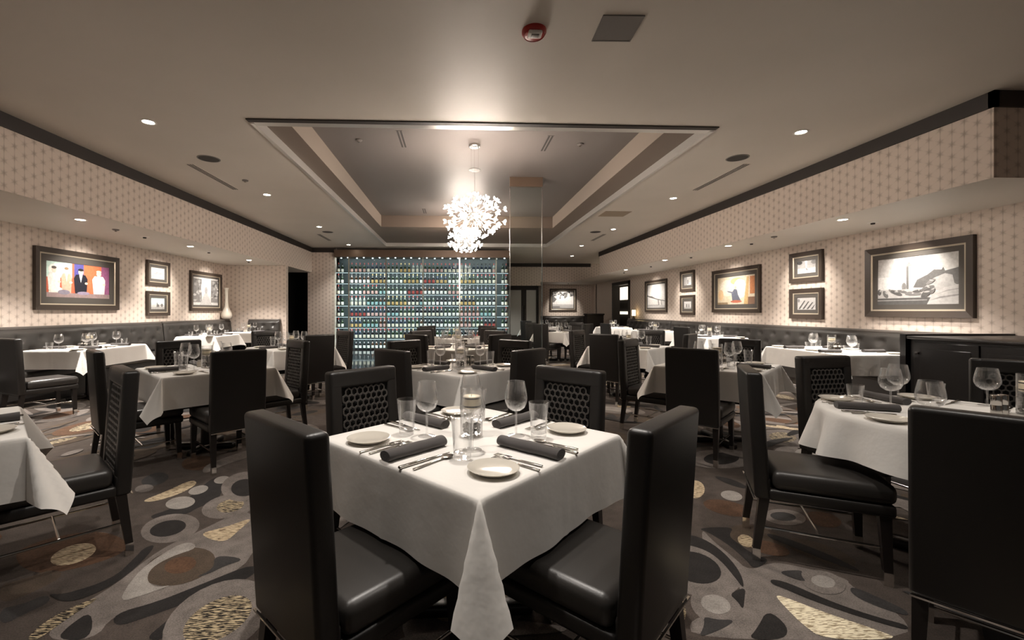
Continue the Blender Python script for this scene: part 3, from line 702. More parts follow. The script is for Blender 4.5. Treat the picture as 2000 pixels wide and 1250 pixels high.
# ------------------------------------------------------------------ banquettes
def banquette(label, loc, rz, L, topz, nb, group=None, depth=.62):
    """Local x runs along the wall, local -y faces the room; the wall is at y = 0."""
    t = thing('banquette', label, 'banquette', loc, rz, group)
    b = MB(); b.box(-L / 2, L / 2, -depth + .06, 0, 0, .12); link('plinth', b.mesh('plinth', 'darkwood', 0), t)
    b = MB(); b.box(-L / 2, L / 2, -depth + .02, 0, .12, .34); link('base', b.mesh('base', 'leather', 0), t)
    b = MB(); b.rbox(-L / 2, L / 2, -depth, -.16, .34, .47, .04, 4); link('seat', b.mesh('seat', 'leather_grey', 50), t)
    b = MB(); b.rbox(-L / 2, L / 2, -.125, -.004, topz - .045, topz + .0, .012, 3); link('ledge', b.mesh('ledge', 'ledge', 50), t)
    # tufted back: dimples at the buttons, creases between them
    z0, z1 = .46, topz - .04; rows = 3; sp = L / nb; btn = []
    for r in range(rows):
        z = z1 - .13 - r * .17
        for i in range(nb + (r % 2)):
            x = -L / 2 + sp * (i + (.5 if r % 2 == 0 else 0))
            if abs(x) < L / 2 - .05: btn.append((x, z))
    nx, nz = max(40, int(L / .045)), 26; v = []; f = []
    for j in range(nz):
        z = z0 + (z1 - z0) * j / (nz - 1)
        for i in range(nx):
            x = -L / 2 + L * i / (nx - 1); dep = 0
            for (bx, bz) in btn:
                if abs(x - bx) < .3:
                    d2 = ((x - bx) ** 2 + (z - bz) ** 2); dep += .035 * math.exp(-d2 / .0022) + .012 * math.exp(-d2 / .012)
            ed = min(1, min(j, nz - 1 - j) / 2.2, min(i, nx - 1 - i) / 1.5)
            v.append((x, -.135 - .045 * ed + dep - (z1 - z) * .10, z))
    for j in range(nz - 1):
        for i in range(nx - 1): a = j * nx + i; f.append((a, a + 1, a + nx + 1, a + nx))
    o = len(v); v += [(-L / 2, -.02, z0), (L / 2, -.02, z0), (L / 2, -.02, z1), (-L / 2, -.02, z1)]
    f += [(o, o + 3, (nz - 1) * nx, 0), (o + 1, nx - 1, nz * nx - 1, o + 2)]
    b = MB(); b.add(v, f); bo = link('back', b.mesh('back', 'leather_grey', 70), t)
    bm_ = MB(); bm_.lathe([(0, -.006), (.010, -.004), (.012, 0), (0, .001)], 10, 0, Matrix.Rotation(PI / 2, 4, 'X')); me = bm_.mesh('button', 'chrome' if False else 'leather', 60)
    for (bx, bz) in btn:
        link('button', me, bo, (bx, -.135 - .045 + .045 - (z1 - bz) * .10 - .003, bz))
    return t
# ------------------------------------------------------------------ laying the room
D45 = {'near left': (-1, -1), 'near right': (1, -1), 'far left': (-1, 1), 'far right': (1, 1)}
ZT = TZ - 0.0015
def setting(tname, cx, cy, ang, seat, full=2, glass=(wine_glass, tumbler), skip=(), lat=0.0, edge=0.44):
    """One cover. ang: direction from the table centre to the diner."""
    nx, ny = math.cos(ang), math.sin(ang); rx, ry = -ny, nx        # r: the diner's right
    def at(n, r): n = n + edge - .44; return (cx + nx * n + rx * (r + lat), cy + ny * n + ry * (r + lat), ZT)
    up = ang + PI / 2                                              # +y of an item points to the table's middle
    w = ', %s seat, %s' % (seat, tname)
    if 'napkin' not in skip: napkin(at(.30, -.005), up + random.uniform(-.06, .06), 'rolled charcoal napkin' + w, 'napkins on the ' + tname)
    if 'plate' not in skip: bread_plate(at(.335, -.255), 0, 'white bread plate' + w, 'bread plates on the ' + tname)
    if 'wine' not in skip: glass[0](at(.135, .13), random.uniform(0, 6), 'clear stemmed wine glass' + w, 'wine glasses on the ' + tname)
    if 'water' not in skip: glass[1](at(.225, .165), 0, 'clear straight water glass' + w, 'water glasses on the ' + tname)
    if full >= 1:
        spoon(at(.325, .128), up + .06, 'steel spoon' + w, 'cutlery on the ' + tname); knife(at(.335, .092), up - .03, 'steel knife' + w, 'cutlery on the ' + tname)
        fork(at(.33, -.115), up + .04, 'steel fork nearest the napkin' + w if full >= 2 else 'steel fork' + w, 'cutlery on the ' + tname)
    if full >= 2: fork(at(.345, -.15), up, 'steel fork beside the bread plate' + w, 'cutlery on the ' + tname)
def put_chair(tname, cx, cy, ang, dist, seat, note, turn=0.0, lat=0.0):
    x, y = cx + math.cos(ang) * (dist - .30) - math.sin(ang) * lat, cy + math.sin(ang) * (dist - .30) + math.cos(ang) * lat
    chair((x, y, 0.0006), ang + PI / 2 + turn, 'black dining chair, %s seat of the %s%s' % (seat, tname, note), 'chairs round the ' + tname)
def diamond(tname, cx, cy, chairs, sets, half=.44, seed=0, extra=('candle', 'shakers'), full=2, dists=None):
    g = make_table('square dining table hidden under the cloth of the ' + tname, (cx, cy, 0.0006), PI / 4, (half - .015, half - .015), group='square dining tables')
    c = link('tablecloth', cloth_mesh(half, half, .262, seed), None, (cx, cy, 0), PI / 4)
    tag(c, 'white linen tablecloth draped over the ' + tname, 'tablecloth', 'white square tablecloths')
    for q, dist in chairs.items():
        a = math.atan2(D45[q][1], D45[q][0])
        note = ', solid back outward' if 'near' in q else ', lattice back showing'
        put_chair(tname, cx, cy, a, dist, q, note)
    for q in sets:
        a = math.atan2(D45[q][1], D45[q][0]); setting(tname, cx, cy, a, q, full)
    if 'candle' in extra: candle((cx + .0, cy + .01, ZT), 0, 'glass candle holder over pebbles in the middle of the ' + tname, 'table candles')
    if 'shakers' in extra:
        shaker((cx + .075, cy + .10, ZT), 0, 'steel salt shaker behind the candle on the ' + tname, 'salt and pepper shakers')
        shaker((cx + .115, cy + .085, ZT), 0, 'steel pepper shaker behind the candle on the ' + tname, 'salt and pepper shakers')
    if 'sugar' in extra: sugar((cx - .09, cy + .09, ZT), .5, 'white sachet caddy behind the candle on the ' + tname, 'sachet caddies')
ALL = ('near left', 'near right', 'far left', 'far right')
NL, NR, FL_, FR_ = ALL
diamond('front centre table', .065, 1.86, {NL: .82, NR: .82, FL_: .84, FR_: .815}, ALL, seed=1, extra=('candle',), full=2)
diamond('second centre table', .04, 4.15, {NL: .81, NR: .81, FL_: .86, FR_: .86}, ALL, seed=2, full=1)
diamond('third centre table', .03, 6.45, {NL: .815, NR: .815, FL_: .86, FR_: .86}, ALL, seed=3, full=0)
diamond('fourth centre table', .02, 8.75, {NL: .85, NR: .85, FL_: .9, FR_: .9}, ALL, seed=4, extra=('candle',), full=0)
diamond('front left table', -2.42, 1.93, {FR_: .86}, (FR_, NR), seed=5, extra=(), full=2)
diamond('second left table', -2.31, 4.2, {NL: .812, NR: .84, FL_: .92, FR_: .9}, ALL, seed=6, extra=('candle', 'sugar'), full=1)
diamond('third left table', -2.38, 6.5, {NR: .85, FL_: .92, FR_: .9}, ALL, seed=7, full=0)
diamond('second right table', 2.54, 4.2, {NL: .84, FL_: .92, FR_: .92}, ALL, seed=8, extra=('candle', 'shakers'), full=1)
diamond('third right table', 2.58, 6.5, {NL: .85, FL_: .9, FR_: .9, NR: .88}, ALL, seed=9, extra=('candle', 'sugar'), full=0)
diamond('far right aisle table', 2.62, 11.2, {NL: .85, NR: .85, FL_: .9, FR_: .9}, ALL, seed=10, extra=('shakers',), full=0)
diamond('table by the glass doors', 2.78, 14.4, {NL: .85, NR: .85}, (NL, NR), seed=11, extra=(), full=0)

# round table in the right foreground
rn = 'round table'; rx_, ry_ = 2.52, 2.14
make_table('round dining table hidden under its white cloth at the right', (rx_, ry_, .0006), 0, (.55, .55), True)
tag(link('tablecloth', round_cloth_mesh(.555, .225), None, (rx_, ry_, 0), .5), 'white round tablecloth with wavy folds on the round table', 'tablecloth')
def free_chair(bx, by, fx, fy, label, group):
    l = math.hypot(fx, fy); fx, fy = fx / l, fy / l
    chair((bx + fx * .30, by + fy * .30, .0006), math.atan2(fy, fx) - PI / 2, label, group)
free_chair(1.585, 2.38, .89, -.45, 'black leather dining chair side-on at the round table, seat lit', 'chairs round the round table')
free_chair(2.56, 3.02, .16, -.98, 'lattice-backed chair facing the camera behind the round table', 'chairs round the round table')
free_chair(3.58, 2.68, -.75, -.66, 'lattice-backed chair cut by the frame beyond the round table', 'chairs round the round table')
free_chair(1.63, 1.25, .77, .63, 'large black chair back filling the lower right corner', 'chairs round the round table')
def rset(ang, seat, **k): setting(rn, rx_, ry_, math.radians(ang), seat, edge=.50, glass=(big_glass, rocks), **k)
g_ = ('wine', 'water')
rset(160, 'side-on chair', full=2, skip=g_); rset(92, 'far lattice chair', full=1, skip=g_); rset(28, 'cropped lattice chair', full=1, skip=g_ + ('napkin',)); rset(226, 'large black chair', full=1, skip=g_)
for x, y, nm in ((2.39, 2.34, 'over the napkin at the side-on chair'), (2.16, 1.93, 'just above the large black chair back'), (2.95, 2.34, 'behind the steel shakers'), (2.62, 2.52, 'by the second lattice chair')): big_glass((x, y, ZT), x, 'clear balloon wine glass on the round table, ' + nm, 'wine glasses on the round table')
for x, y, nm in ((2.30, 2.46, 'near the far lattice chair'), (2.83, 2.50, 'in front of the black cabinet')): rocks((x, y, ZT), 0, 'short clear water glass on the round table, ' + nm, 'water glasses on the round table')
shaker((2.72, 2.12, ZT), 0, 'steel salt shaker in front of the round table candle', 'salt and pepper shakers')
shaker((2.775, 2.135, ZT), 0, 'steel pepper shaker in front of the round table candle', 'salt and pepper shakers')
candle((2.90, 2.12, ZT), 0, 'wide cream candle on the round table beside the shakers', 'table candles')

# booths along both walls
def booth(tname, cx, cy, hx, hy, seed, seats, extra=('candle',), full=0):
    wl, wr = (.08, .25) if cx < 0 else (.25, .08)
    make_table('booth table hidden under the cloth of the ' + tname, (cx, cy, .0006), 0, (hx - .015, hy - .015), group='booth tables')
    c = link('tablecloth', cloth_mesh(hx, hy, .25, seed, dl=wl, dr=wr), None, (cx, cy, 0)); tag(c, 'white linen tablecloth draped over the ' + tname, 'tablecloth', 'white booth tablecloths')
    for (ang, lat, e, nm) in seats: setting(tname, cx, cy, math.radians(ang), nm, full, (big_glass, rocks) if full else (wine_glass, rocks), lat=lat, edge=e)
    if 'candle' in extra: candle((cx, cy, ZT), 0, 'glass candle holder in the middle of the ' + tname, 'table candles')
    if 'shakers' in extra:
        shaker((cx - .025, cy - .085, ZT), 0, 'steel salt shaker on the ' + tname, 'salt and pepper shakers'); shaker((cx + .022, cy - .09, ZT), 0, 'steel pepper shaker on the ' + tname, 'salt and pepper shakers')
    if 'sugar' in extra: sugar((cx, cy - .17, ZT), 1.5, 'white sachet caddy on the ' + tname, 'sachet caddies')
t6 = 'left booth table under the portrait picture'
booth(t6, -5.32, 6.66, .38, .60, 20, [(0, -.28, .38, 'near aisle'), (0, .28, .38, 'far aisle'), (180, .28, .38, 'near wall'), (180, -.28, .38, 'far wall')], ('candle', 'shakers'), 1)
booth('left booth table under the street picture', -5.30, 9.75, .38, .50, 21, [(0, -.22, .38, 'near aisle'), (0, .22, .38, 'far aisle'), (180, .22, .38, 'near wall'), (180, -.22, .38, 'far wall')], ('candle', 'sugar'))
booth('left booth table by the white vase', -5.18, 11.3, .40, .36, 22, [(0, 0, .40, 'aisle'), (180, 0, .38, 'wall')], ('candle', 'sugar'))
booth('right booth table beside the black cabinet', 5.02, 5.72, .42, .66, 23, [(180, -.30, .42, 'far aisle'), (180, .30, .42, 'near aisle'), (0, .30, .42, 'far wall'), (0, -.30, .42, 'near wall')], ('candle', 'shakers'), 1)
booth('right booth table under the coloured painting', 5.24, 8.95, .40, .60, 24, [(180, -.28, .40, 'far aisle'), (180, .28, .40, 'near aisle'), (0, .28, .40, 'far wall'), (0, -.28, .40, 'near wall')], ('candle',))
booth('right booth table under the bridge picture', 5.26, 11.5, .40, .50, 25, [(180, -.2, .40, 'far aisle'), (180, .2, .40, 'near aisle'), (0, .2, .40, 'far wall')], ('candle',))
booth('right booth table by the doorway', 5.0, 13.9, .42, .42, 26, [(180, 0, .42, 'aisle'), (0, 0, .42, 'wall')], ('candle',))
free_chair(-5.06, 5.20, .42, .9, 'dark leather chair at the near end of the portrait booth table', 'chairs at the booths')
free_chair(4.42, 8.55, .95, .2, 'slim dark chair at the aisle side of the coloured painting booth', 'chairs at the booths')
free_chair(3.70, 10.9, .95, .2, 'dark chair on the aisle facing the bridge picture booth', 'chairs at the booths')
yb = 3.0
def wall_bank(label, side, y0, y1, topz, group):
    L = y1 - y0 - .02
    if side == 'L': banquette(label, (WL + .004, (y0 + y1) / 2, .0006), PI / 2, L, topz, max(3, round(L / .36)), group)
    else: banquette(label, (WR - .004, (y0 + y1) / 2, .0006), -PI / 2, L, topz, max(3, round(L / .36)), group)
wall_bank('long black buttoned banquette under the portrait picture', 'L', 2.2, 9.45, 1.045, 'banquettes along the walls')
wall_bank('shorter black buttoned banquette under the street picture', 'L', 9.45, YALC - .02, 1.045, 'banquettes along the walls')
banquette('short black banquette on the alcove end wall by the vase', ((WL + .64 + FL - .1) / 2, YALC - .004, .0006), 0, FL - .1 - WL - .66, 1.045, 3, 'banquettes along the walls')
wall_bank('long black buttoned banquette between the cabinet and the coloured painting', 'R', 4.95, 12.7, .985, 'banquettes along the walls')
wall_bank('black banquette below the bridge picture, past the panel joint', 'R', 12.7, 16.0, .99, 'banquettes along the walls')
banquette('far black banquette under the tree picture', (2.5 * S + 1.25, YEND - .004, .0006), 0, 2.4, 1.03, 6, 'banquettes along the walls')

# black service cabinet at the right
cab = thing('service_cabinet', 'black panelled service cabinet against the wallpaper at right', 'cabinet', (0, 0, 0))
cx0, cx1, cy0, cy1, ch = 5.12, WR - .01, 2.2, 4.80, .985
b = MB(); b.box(cx0 + .02, cx1, cy0, cy1, .08, ch - .03); b.box(cx0 + .06, cx1, cy0 + .04, cy1 - .04, 0.0006, .08); link('body', b.mesh('body', 'blackpanel', 0), cab)
b = MB(); b.rbox(cx0 - .015, cx1, cy0 - .02, cy1 + .02, ch - .032, ch, .006, 2); link('worktop', b.mesh('worktop', 'darkwood', 40), cab)
nd_ = 4; wd = (cy1 - cy0 - .10) / nd_
for q in range(nd_):
    y0 = cy0 + .05 + q * wd
    b = MB(); b.rbox(cx0, cx0 + .022, y0 + .008, y0 + wd - .008, .10, ch - .06, .004, 1); b.rbox(cx0 - .006, cx0 + .002, y0 + .07, y0 + wd - .07, .17, ch - .13, .004, 1)
    dd = link('door', b.mesh('door', 'blackpanel', 40), cab)
    b = MB(); b.lathe([(.012, 0), (.012, .02), (.018, .026), (0, .03)], 12, 0, Matrix.Translation((cx0, y0 + (wd - .05 if q % 2 else .05), .80)) @ Matrix.Rotation(-PI / 2, 4, 'Y')); link('knob', b.mesh('knob', 'darkwood'), dd)
b = MB(); b.box(cx0 - .02, cx1, cy1 + .02, cy1 + .085, .0006, ch + .02); link('end_panel', b.mesh('end_panel', 'blackpanel', 0), cab)

# white bottle vase on the banquette ledge
def vase():
    b = MB(); b.lathe([(0, 0), (.07, 0), (.115, .03), (.135, .09), (.125, .16), (.085, .25), (.05, .33), (.036, .45), (.034, .62), (.040, .76), (.062, .83), (.056, .83), (.03, .76), (.026, .6), (.026, .45), (0, .44)], 36)
    return b.mesh('vase', 'white_vase', 60)
tag(link('vase', vase(), None, (WL + .145, 12.0, 1.0465)), 'tall white bottle-shaped vase on the banquette ledge', 'vase')
# candle lamp and black box on the far banquette ledge
t = thing('candle_lamp', 'glowing cylinder candle lamp beside the doorway', 'lamp', (WR - .13, 15.45, .9915))
b = MB(); b.lathe([(0, 0), (.05, 0), (.05, .03), (.03, .04), (.03, .1), (0, .1)], 16); link('base', b.mesh('base', 'darkwood', 40), t)
b = MB(); b.lathe([(0, .1), (.065, .1), (.065, .30), (.06, .31), (0, .31)], 20); link('lamp_shade', b.mesh('lamp_shade', 'lampglow', 40), t)
b = MB(); b.rbox(4.85, 5.5, YEND - .30, YEND - .16, .0, .10, .01, 1); 
# shutterless host stand in front of the doorway
b2 = MB(); b2.box(-.35, .35, -.12, .12, .0, 1.10); b2.rbox(-.38, .38, -.15, .15, 1.10, 1.16, .01, 2)
tag(link('host_stand', b2.mesh('host_stand', 'darkwood', 40), None, (5.45, 17.3, .0006), .2), 'low black stand in front of the far right wall', 'stand')

# hanging clear glass panel by the coffer
gp = thing('glass_partition', 'tall clear glass panel with silver edges under the coffer', 'partition', (0, 0, 0))
gx0, gx1, gy = .667 * S, 1.08 * S, 5.5 * S
b = MB(); b.box(gx0 + .012, gx1 - .012, gy - .006, gy + .006, .012, ZI - .17); link('pane', b.mesh('pane', 'pane', 0), gp)
b = MB(); b.box(gx0, gx1, gy - .03, gy + .03, ZI - .17, ZI - .0005); link('top_rail', b.mesh('top_rail', 'header', 0), gp)
for x in (gx0, gx1 - .014):
    b = MB(); b.box(x, x + .014, gy - .012, gy + .012, .001, ZI - .17); link('edge_rail', b.mesh('edge_rail', 'trim_chrome', 0), gp)
b = MB(); b.box(gx0, gx1, gy - .03, gy + .03, .001, .03); link('base_rail', b.mesh('base_rail', 'trim_chrome', 0), gp)
# ------------------------------------------------------------------ framed pictures
PCOL = {}
def pcol(c):
    k_ = tuple(round(x, 3) for x in c)
    if k_ not in PCOL: PCOL[k_] = simple('print_ink', k_, 0.35, spec=0.35, noise=(30, 0.0, 0.001), var=0.12)
    return PCOL[k_]
def picture(label, loc, rz, w, h, art, bg, group='framed pictures on the wallpaper', fw=.075, mw=.075):
    t = thing('framed_picture', label, 'picture', loc, rz, group)
    b = MB(); T = .05
    def ring(b_, w0, h0, w1, h1, y0, y1, yi=None):
        yi = y1 if yi is None else yi
        o = [(-w0, y0, -h0), (w0, y0, -h0), (w0, y0, h0), (-w0, y0, h0)]; of = [(x, y1, z) for x, _, z in o]; i_ = [(-w1, yi, -h1), (w1, yi, -h1), (w1, yi, h1), (-w1, yi, h1)]; ib = [(x, y0, z) for x, _, z in i_]
        v = o + of + i_ + ib
        f = []
        for q in range(4):
            n = (q + 1) % 4; f += [(q, n, 4 + n, 4 + q), (4 + q, 4 + n, 8 + n, 8 + q), (8 + q, 8 + n, 12 + n, 12 + q)]
        b_.add(v, f)
    W, Hh = w / 2, h / 2
    ring(b, W, Hh, W - fw * .80, Hh - fw * .80, -.001, -T, -T * .75); link('frame', b.mesh('frame', 'frame', 0), t)
    b = MB(); ring(b, W - fw * .80, Hh - fw * .80, W - fw, Hh - fw, -.001, -T * .72, -T * .6); link('liner', b.mesh('liner', 'liner', 0), t)
    iw, ih = W - fw - mw, Hh - fw - mw
    b = MB(); ring(b, W - fw, Hh - fw, iw, ih, -.001, -.020); link('mat', b.mesh('mat', 'mat_board', 0), t)
    mats = [pcol(bg)]; names = {tuple(bg): 0}; b = MB(); b.quad((-iw, -.012, -ih), (iw, -.012, -ih), (iw, -.012, ih), (-iw, -.012, ih), 0)
    yy = -.012
    for (c, pts) in art:
        if tuple(c) not in names: names[tuple(c)] = len(mats); mats.append(pcol(c))
        yy -= .00022
        pp = [(max(-1, min(1, p[0])) * iw, yy, max(-1, min(1, p[1])) * ih) for p in pts]
        ar = sum(pp[i][0] * pp[(i + 1) % len(pp)][2] - pp[(i + 1) % len(pp)][0] * pp[i][2] for i in range(len(pp)))
        if ar < 0: pp = pp[::-1]
        b.add(pp, [tuple(range(len(pp)))], names[tuple(c)])
    link('print', b.mesh('print', mats, 0), t)
    return t
def blob(cx, cy, rx, ry, rot=0): return ell(cx, cy, rx, ry, rot, 20)
def grey(v): v = v * .62 if v < .85 else v * .72; return (v, v * .97, v * .96)
def rect(x0, y0, x1, y1): return [(x0, y0), (x1, y0), (x1, y1), (x0, y1)]
def person(cx, s, head, coat, shirt, legs):
    return [(coat, [(cx - .16 * s, -.75), (cx - .2 * s, .15), (cx - .13 * s, .38), (cx + .13 * s, .38), (cx + .2 * s, .15), (cx + .17 * s, -.75)]), (shirt, [(cx - .05 * s, .37), (cx + .05 * s, .37), (cx, -.1)]), (head, blob(cx, .53, .075 * s, .17)), (legs, blob(cx, .67, .08 * s, .08)), (head, blob(cx + .16 * s, -.12, .05, .07))]
a_port = [((.62, .80, .74), rect(-1, .1, -.25, 1)), ((.10, .09, .32), rect(-.18, .0, .12, 1)), ((.55, .13, .07), rect(-1, -.9, .12, .12)), ((.72, .17, .08), rect(.12, -.9, .72, 1)), ((.30, .10, .22), rect(.72, -.9, 1, 1)),
          ((.85, .88, .84), blob(-.72, .55, .22, .35)), ((.80, .83, .80), blob(-.42, .52, .15, .3))]
a_port += person(-.78, .9, (.78, .62, .52), (.75, .74, .70), (.9, .88, .85), (.1, .08, .07)) + person(-.42, .8, (.8, .64, .54), (.72, .40, .30), (.9, .88, .85), (.3, .2, .12)) + person(.02, 1.1, (.75, .55, .44), (.02, .02, .03), (.88, .87, .86), (.02, .02, .02)) + person(.62, 1.15, (.82, .66, .56), (.88, .84, .77), (.95, .94, .90), (.82, .74, .55))
a_port += [((.30, .22, .22), rect(-1, -1, 1, -.74)), ((.85, .80, .72), blob(-.75, -.55, .2, .15)), ((.22, .2, .25), blob(-.5, -.7, .18, .14)), ((.3, .25, .35), blob(.1, -.72, .2, .1))]
a_tower = [(grey(.80), rect(-1, .1, -.15, 1)), (grey(.88), rect(-1, -.5, .2, .2)), (grey(.20), [(-.05, -.3), (.05, .02), (.3, .2), (.45, .38), (.62, .35), (.66, .45), (.7, .3), (1, .4), (1, -.4)]), (grey(.62), [(.2, -.35), (.45, .05), (.7, .2), (.86, .12), (.9, -.2), (1, -.3), (1, -.6)]),
           (grey(.80), rect(-.21, -.35, -.09, .62)), (grey(.22), [(-.22, -.35), (-.22, .62), (-.16, .62), (-.16, -.35)]), (grey(.35), rect(-.22, .60, -.08, .70)), (grey(.3), [(-.18, .70), (-.12, .70), (-.15, .82)]), (grey(.3), blob(-.28, -.25, .06, .18)),
           (grey(.70), [(-1, -.35), (.1, -.35), (.4, -.5), (.3, -.75), (-1, -.75)])]
for q, (x, y, s) in enumerate([(-.95, -.45, .10), (-.78, -.55, .12), (-.62, -.42, .08), (-.48, -.5, .14), (-.32, -.45, .1), (-.05, -.55, .15), (.08, -.45, .1), (.3, -.35, .13), (.38, -.1, .10), (.28, -.55, .16), (.42, -.45, .1)]): a_tower += [(grey(.16 + .07 * (q % 3)), blob(x, y, s * .55, s * 1.4, q * 17)), (grey(.6), blob(x + .02, y + .06, s * .2, s * .5, q * 31))]
a_tower += [(grey(.16), rect(-1, -1, .45, -.72)), (grey(.45), rect(-1, -.84, .3, -.80)), (grey(.72), [(.3, -1), (.42, -.6), (.7, -.35), (1, -.25), (1, -1)]), (grey(.42), [(.35, -.85), (.6, -.7), (1, -.62), (1, -.68), (.6, -.77)]), (grey(.5), [(.5, -.62), (.75, -.45), (1, -.4), (1, -.44), (.75, -.5)])]
a_paint = [((0.58, 0.49, 0.36), rect(-1, -1, -.3, 1)), ((0.66, 0.60, 0.50), blob(-.45, .2, .4, .6)), ((0.58, 0.40, 0.20), blob(.1, .65, .35, .25)), ((0.68, 0.66, 0.59), blob(.25, .1, .35, .7)), ((0.45, 0.19, 0.09), rect(.75, -.3, 1, .9)), ((0.22, 0.13, 0.09), rect(.6, -1, 1, -.5)), ((0.52, 0.36, 0.18), [(.45, -1), (.6, .9), (.72, .9), (.65, -1)]),
           ((0.12, 0.13, 0.17), [(-.15, -.75), (-.2, -.2), (-.05, .1), (.1, .05), (.15, -.3), (.3, -.75)]), ((0.16, 0.17, 0.22), [(-.45, .0), (-.1, -.1), (-.1, -.25), (-.4, -.1)]), ((0.54, 0.42, 0.32), blob(.02, .2, .06, .12)), ((0.43, 0.14, 0.09), blob(.05, -.8, .3, .1)), ((0.25, 0.18, 0.11), rect(-1, -1, -.4, -.85)), ((0.62, 0.43, 0.25), blob(-.8, -.3, .15, .4))]
a_bridge = [(grey(.86), rect(-1, -.3, 1, 1)), (grey(.20), [(-1, .12), (-.6, -.02), (.1, -.22), (1, -.42), (1, -.48), (.1, -.3), (-.6, -.12), (-1, .0)]), (grey(.25), [(-.9, .05), (-.5, .02), (-.1, -.15), (-.5, -.05)]), (grey(.28), [(.2, -.3), (.3, -.3), (.4, -.8), (.3, -.8)]), (grey(.35), [(.55, -.36), (.62, -.36), (.68, -.75), (.6, -.75)]), (grey(.70), rect(-1, -1, 1, -.78)), (grey(.45), rect(-1, -.8, .3, -.74))]
a_street = [(grey(.30), rect(-1, -.8, -.35, .9)), (grey(.34), rect(.4, -.8, 1, .9)), (grey(.92), blob(0, .25, .4, .7)), (grey(.70), [(-.5, -1), (-.1, -.1), (.1, -.1), (.5, -1)]), (grey(.5), blob(0, .1, .12, .25))]
rr_ = random.Random(5)
a_street += [(grey(rr_.uniform(.1, .8)), blob(sgn * rr_.uniform(.45, .95), rr_.uniform(-.7, .8), rr_.uniform(.04, .12), rr_.uniform(.04, .12))) for sgn in (-1, 1) for _ in range(22)]
a_small1 = [(grey(.75), rect(-1, -1, 1, -.3)), (grey(.45), rect(-.6, -.1, .7, 0)), (grey(.4), rect(-.3, .1, .6, .18)), (grey(.55), rect(-.8, -.45, .3, -.4))]
a_small2 = [((.55, .66, .66), rect(-1, -.2, 1, 1)), ((.75, .82, .82), blob(-.2, .5, .5, .3)), (grey(.25), [(-.2, -.7), (-.1, .3), (.0, -.1), (.2, -.2), (.25, -.7)]), (grey(.6), rect(-1, -1, 1, -.6)), (grey(.3), blob(.6, -.3, .2, .3))]
a_small3 = [(grey(.55), rect(-1, -.2, 1, 1)), (grey(.10), blob(-.75, .75, .3, .3)), (grey(.28), blob(.8, .7, .3, .35)), (grey(.88), [(-.2, 1), (.1, 1), (.05, 0), (-.02, -.4)]), (grey(.7), blob(-.4, -.5, .5, .3)), (grey(.35), [(-.1, -.1), (.1, -.3), (.15, -.6), (0, -.5)])]
a_small4 = [(grey(.78), rect(-1, -1, 1, 1))] + [(grey(.15), [(-.9 + q * .45, -.9), (-.7 + q * .45, -.9), (-.1 + q * .42, .5 - q * .15), (-.25 + q * .42, .5 - q * .15)]) for q in range(4)] + [(grey(.3), blob(-.85, .5, .12, .3))]
a_small5 = [(grey(.40), rect(-1, -1, -.2, 1)), (grey(.65), rect(-.2, -.4, .8, .8)), (grey(.25), rect(-.1, -.8, .2, .3))]
a_small6 = [(grey(.82), rect(-1, .2, 1, 1)), (grey(.35), rect(-.5, -.6, -.1, .3)), (grey(.45), rect(.1, -.6, .5, .25)), (grey(.6), rect(-1, -1, 1, -.6))]
a_tree = [(grey(.86), rect(-1, -.6, 1, 1)), (grey(.65), rect(-1, -1, 1, -.55)), (grey(.25), rect(-1, -.95, -.3, -.8))]
a_tree += [(grey(rr_.uniform(.08, .3)), blob(rr_.uniform(-1, .9), 1.0 - abs(rr_.gauss(0, .35)), rr_.uniform(.06, .2), rr_.uniform(.05, .14), rr_.uniform(0, 90))) for _ in range(26)] + [(grey(.2), [(-1, .5), (-.6, .1), (-.85, -.3), (-1, -.3)])]
WB = (.56, .545, .53)
def left_pic(label, y0, y1, z0, z1, art, bg=WB, **k): picture(label, (WL + .0015, (y0 + y1) / 2 * S, ZZ((z0 + z1) / 2 - H)), PI / 2, (y1 - y0) * S, (z1 - z0) * S, art, bg, **k)
def right_pic(label, y0, y1, z0, z1, art, bg=WB, **k): picture(label, (WR - .0015, (y0 + y1) / 2 * S, ZZ((z0 + z1) / 2 - H)), -PI / 2, (y1 - y0) * S, (z1 - z0) * S, art, bg, **k)
left_pic('large dark framed colour picture of figures on red ground', 4.671, 5.789, 1.279, 1.935, a_port, (.62, .16, .09), fw=.10, mw=.10)
left_pic('upper small framed pale print beside the large portrait picture', 6.307, 6.786, 1.630, 1.979, a_small1, fw=.08, mw=.055)
left_pic('lower small framed bluish print beside the large portrait picture', 6.307, 6.786, 1.200, 1.546, a_small2, fw=.08, mw=.055)
left_pic('framed black and white street picture near the vase', 7.305, 8.248, 1.27, 1.925, a_street, fw=.09, mw=.05)
right_pic('largest framed print of a white tower and rocks', 3.588, 4.587, 1.207, 1.922, a_tower, (.52, .51, .50), fw=.11, mw=.07)
right_pic('upper small framed grey print next to the tower print', 5.151, 5.673, 1.632, 2.016, a_small3, fw=.10, mw=.065)
right_pic('lower small framed print of diagonal stripes', 5.151, 5.673, 1.170, 1.551, a_small4, fw=.10, mw=.065)
right_pic('framed colourful painting of a dark figure on cream', 6.242, 7.442, 1.242, 1.947, a_paint, (.60, .53, .42), fw=.10, mw=.09)
right_pic('upper small framed print next to the bridge picture', 8.03, 8.534, 1.642, 2.032, a_small5, fw=.09, mw=.08)
right_pic('lower small framed print next to the bridge picture', 8.03, 8.534, 1.192, 1.568, a_small6, fw=.09, mw=.08)
right_pic('tall framed black and white bridge picture', 9.103, 10.154, 1.24, 1.949, a_bridge, fw=.09, mw=.05)
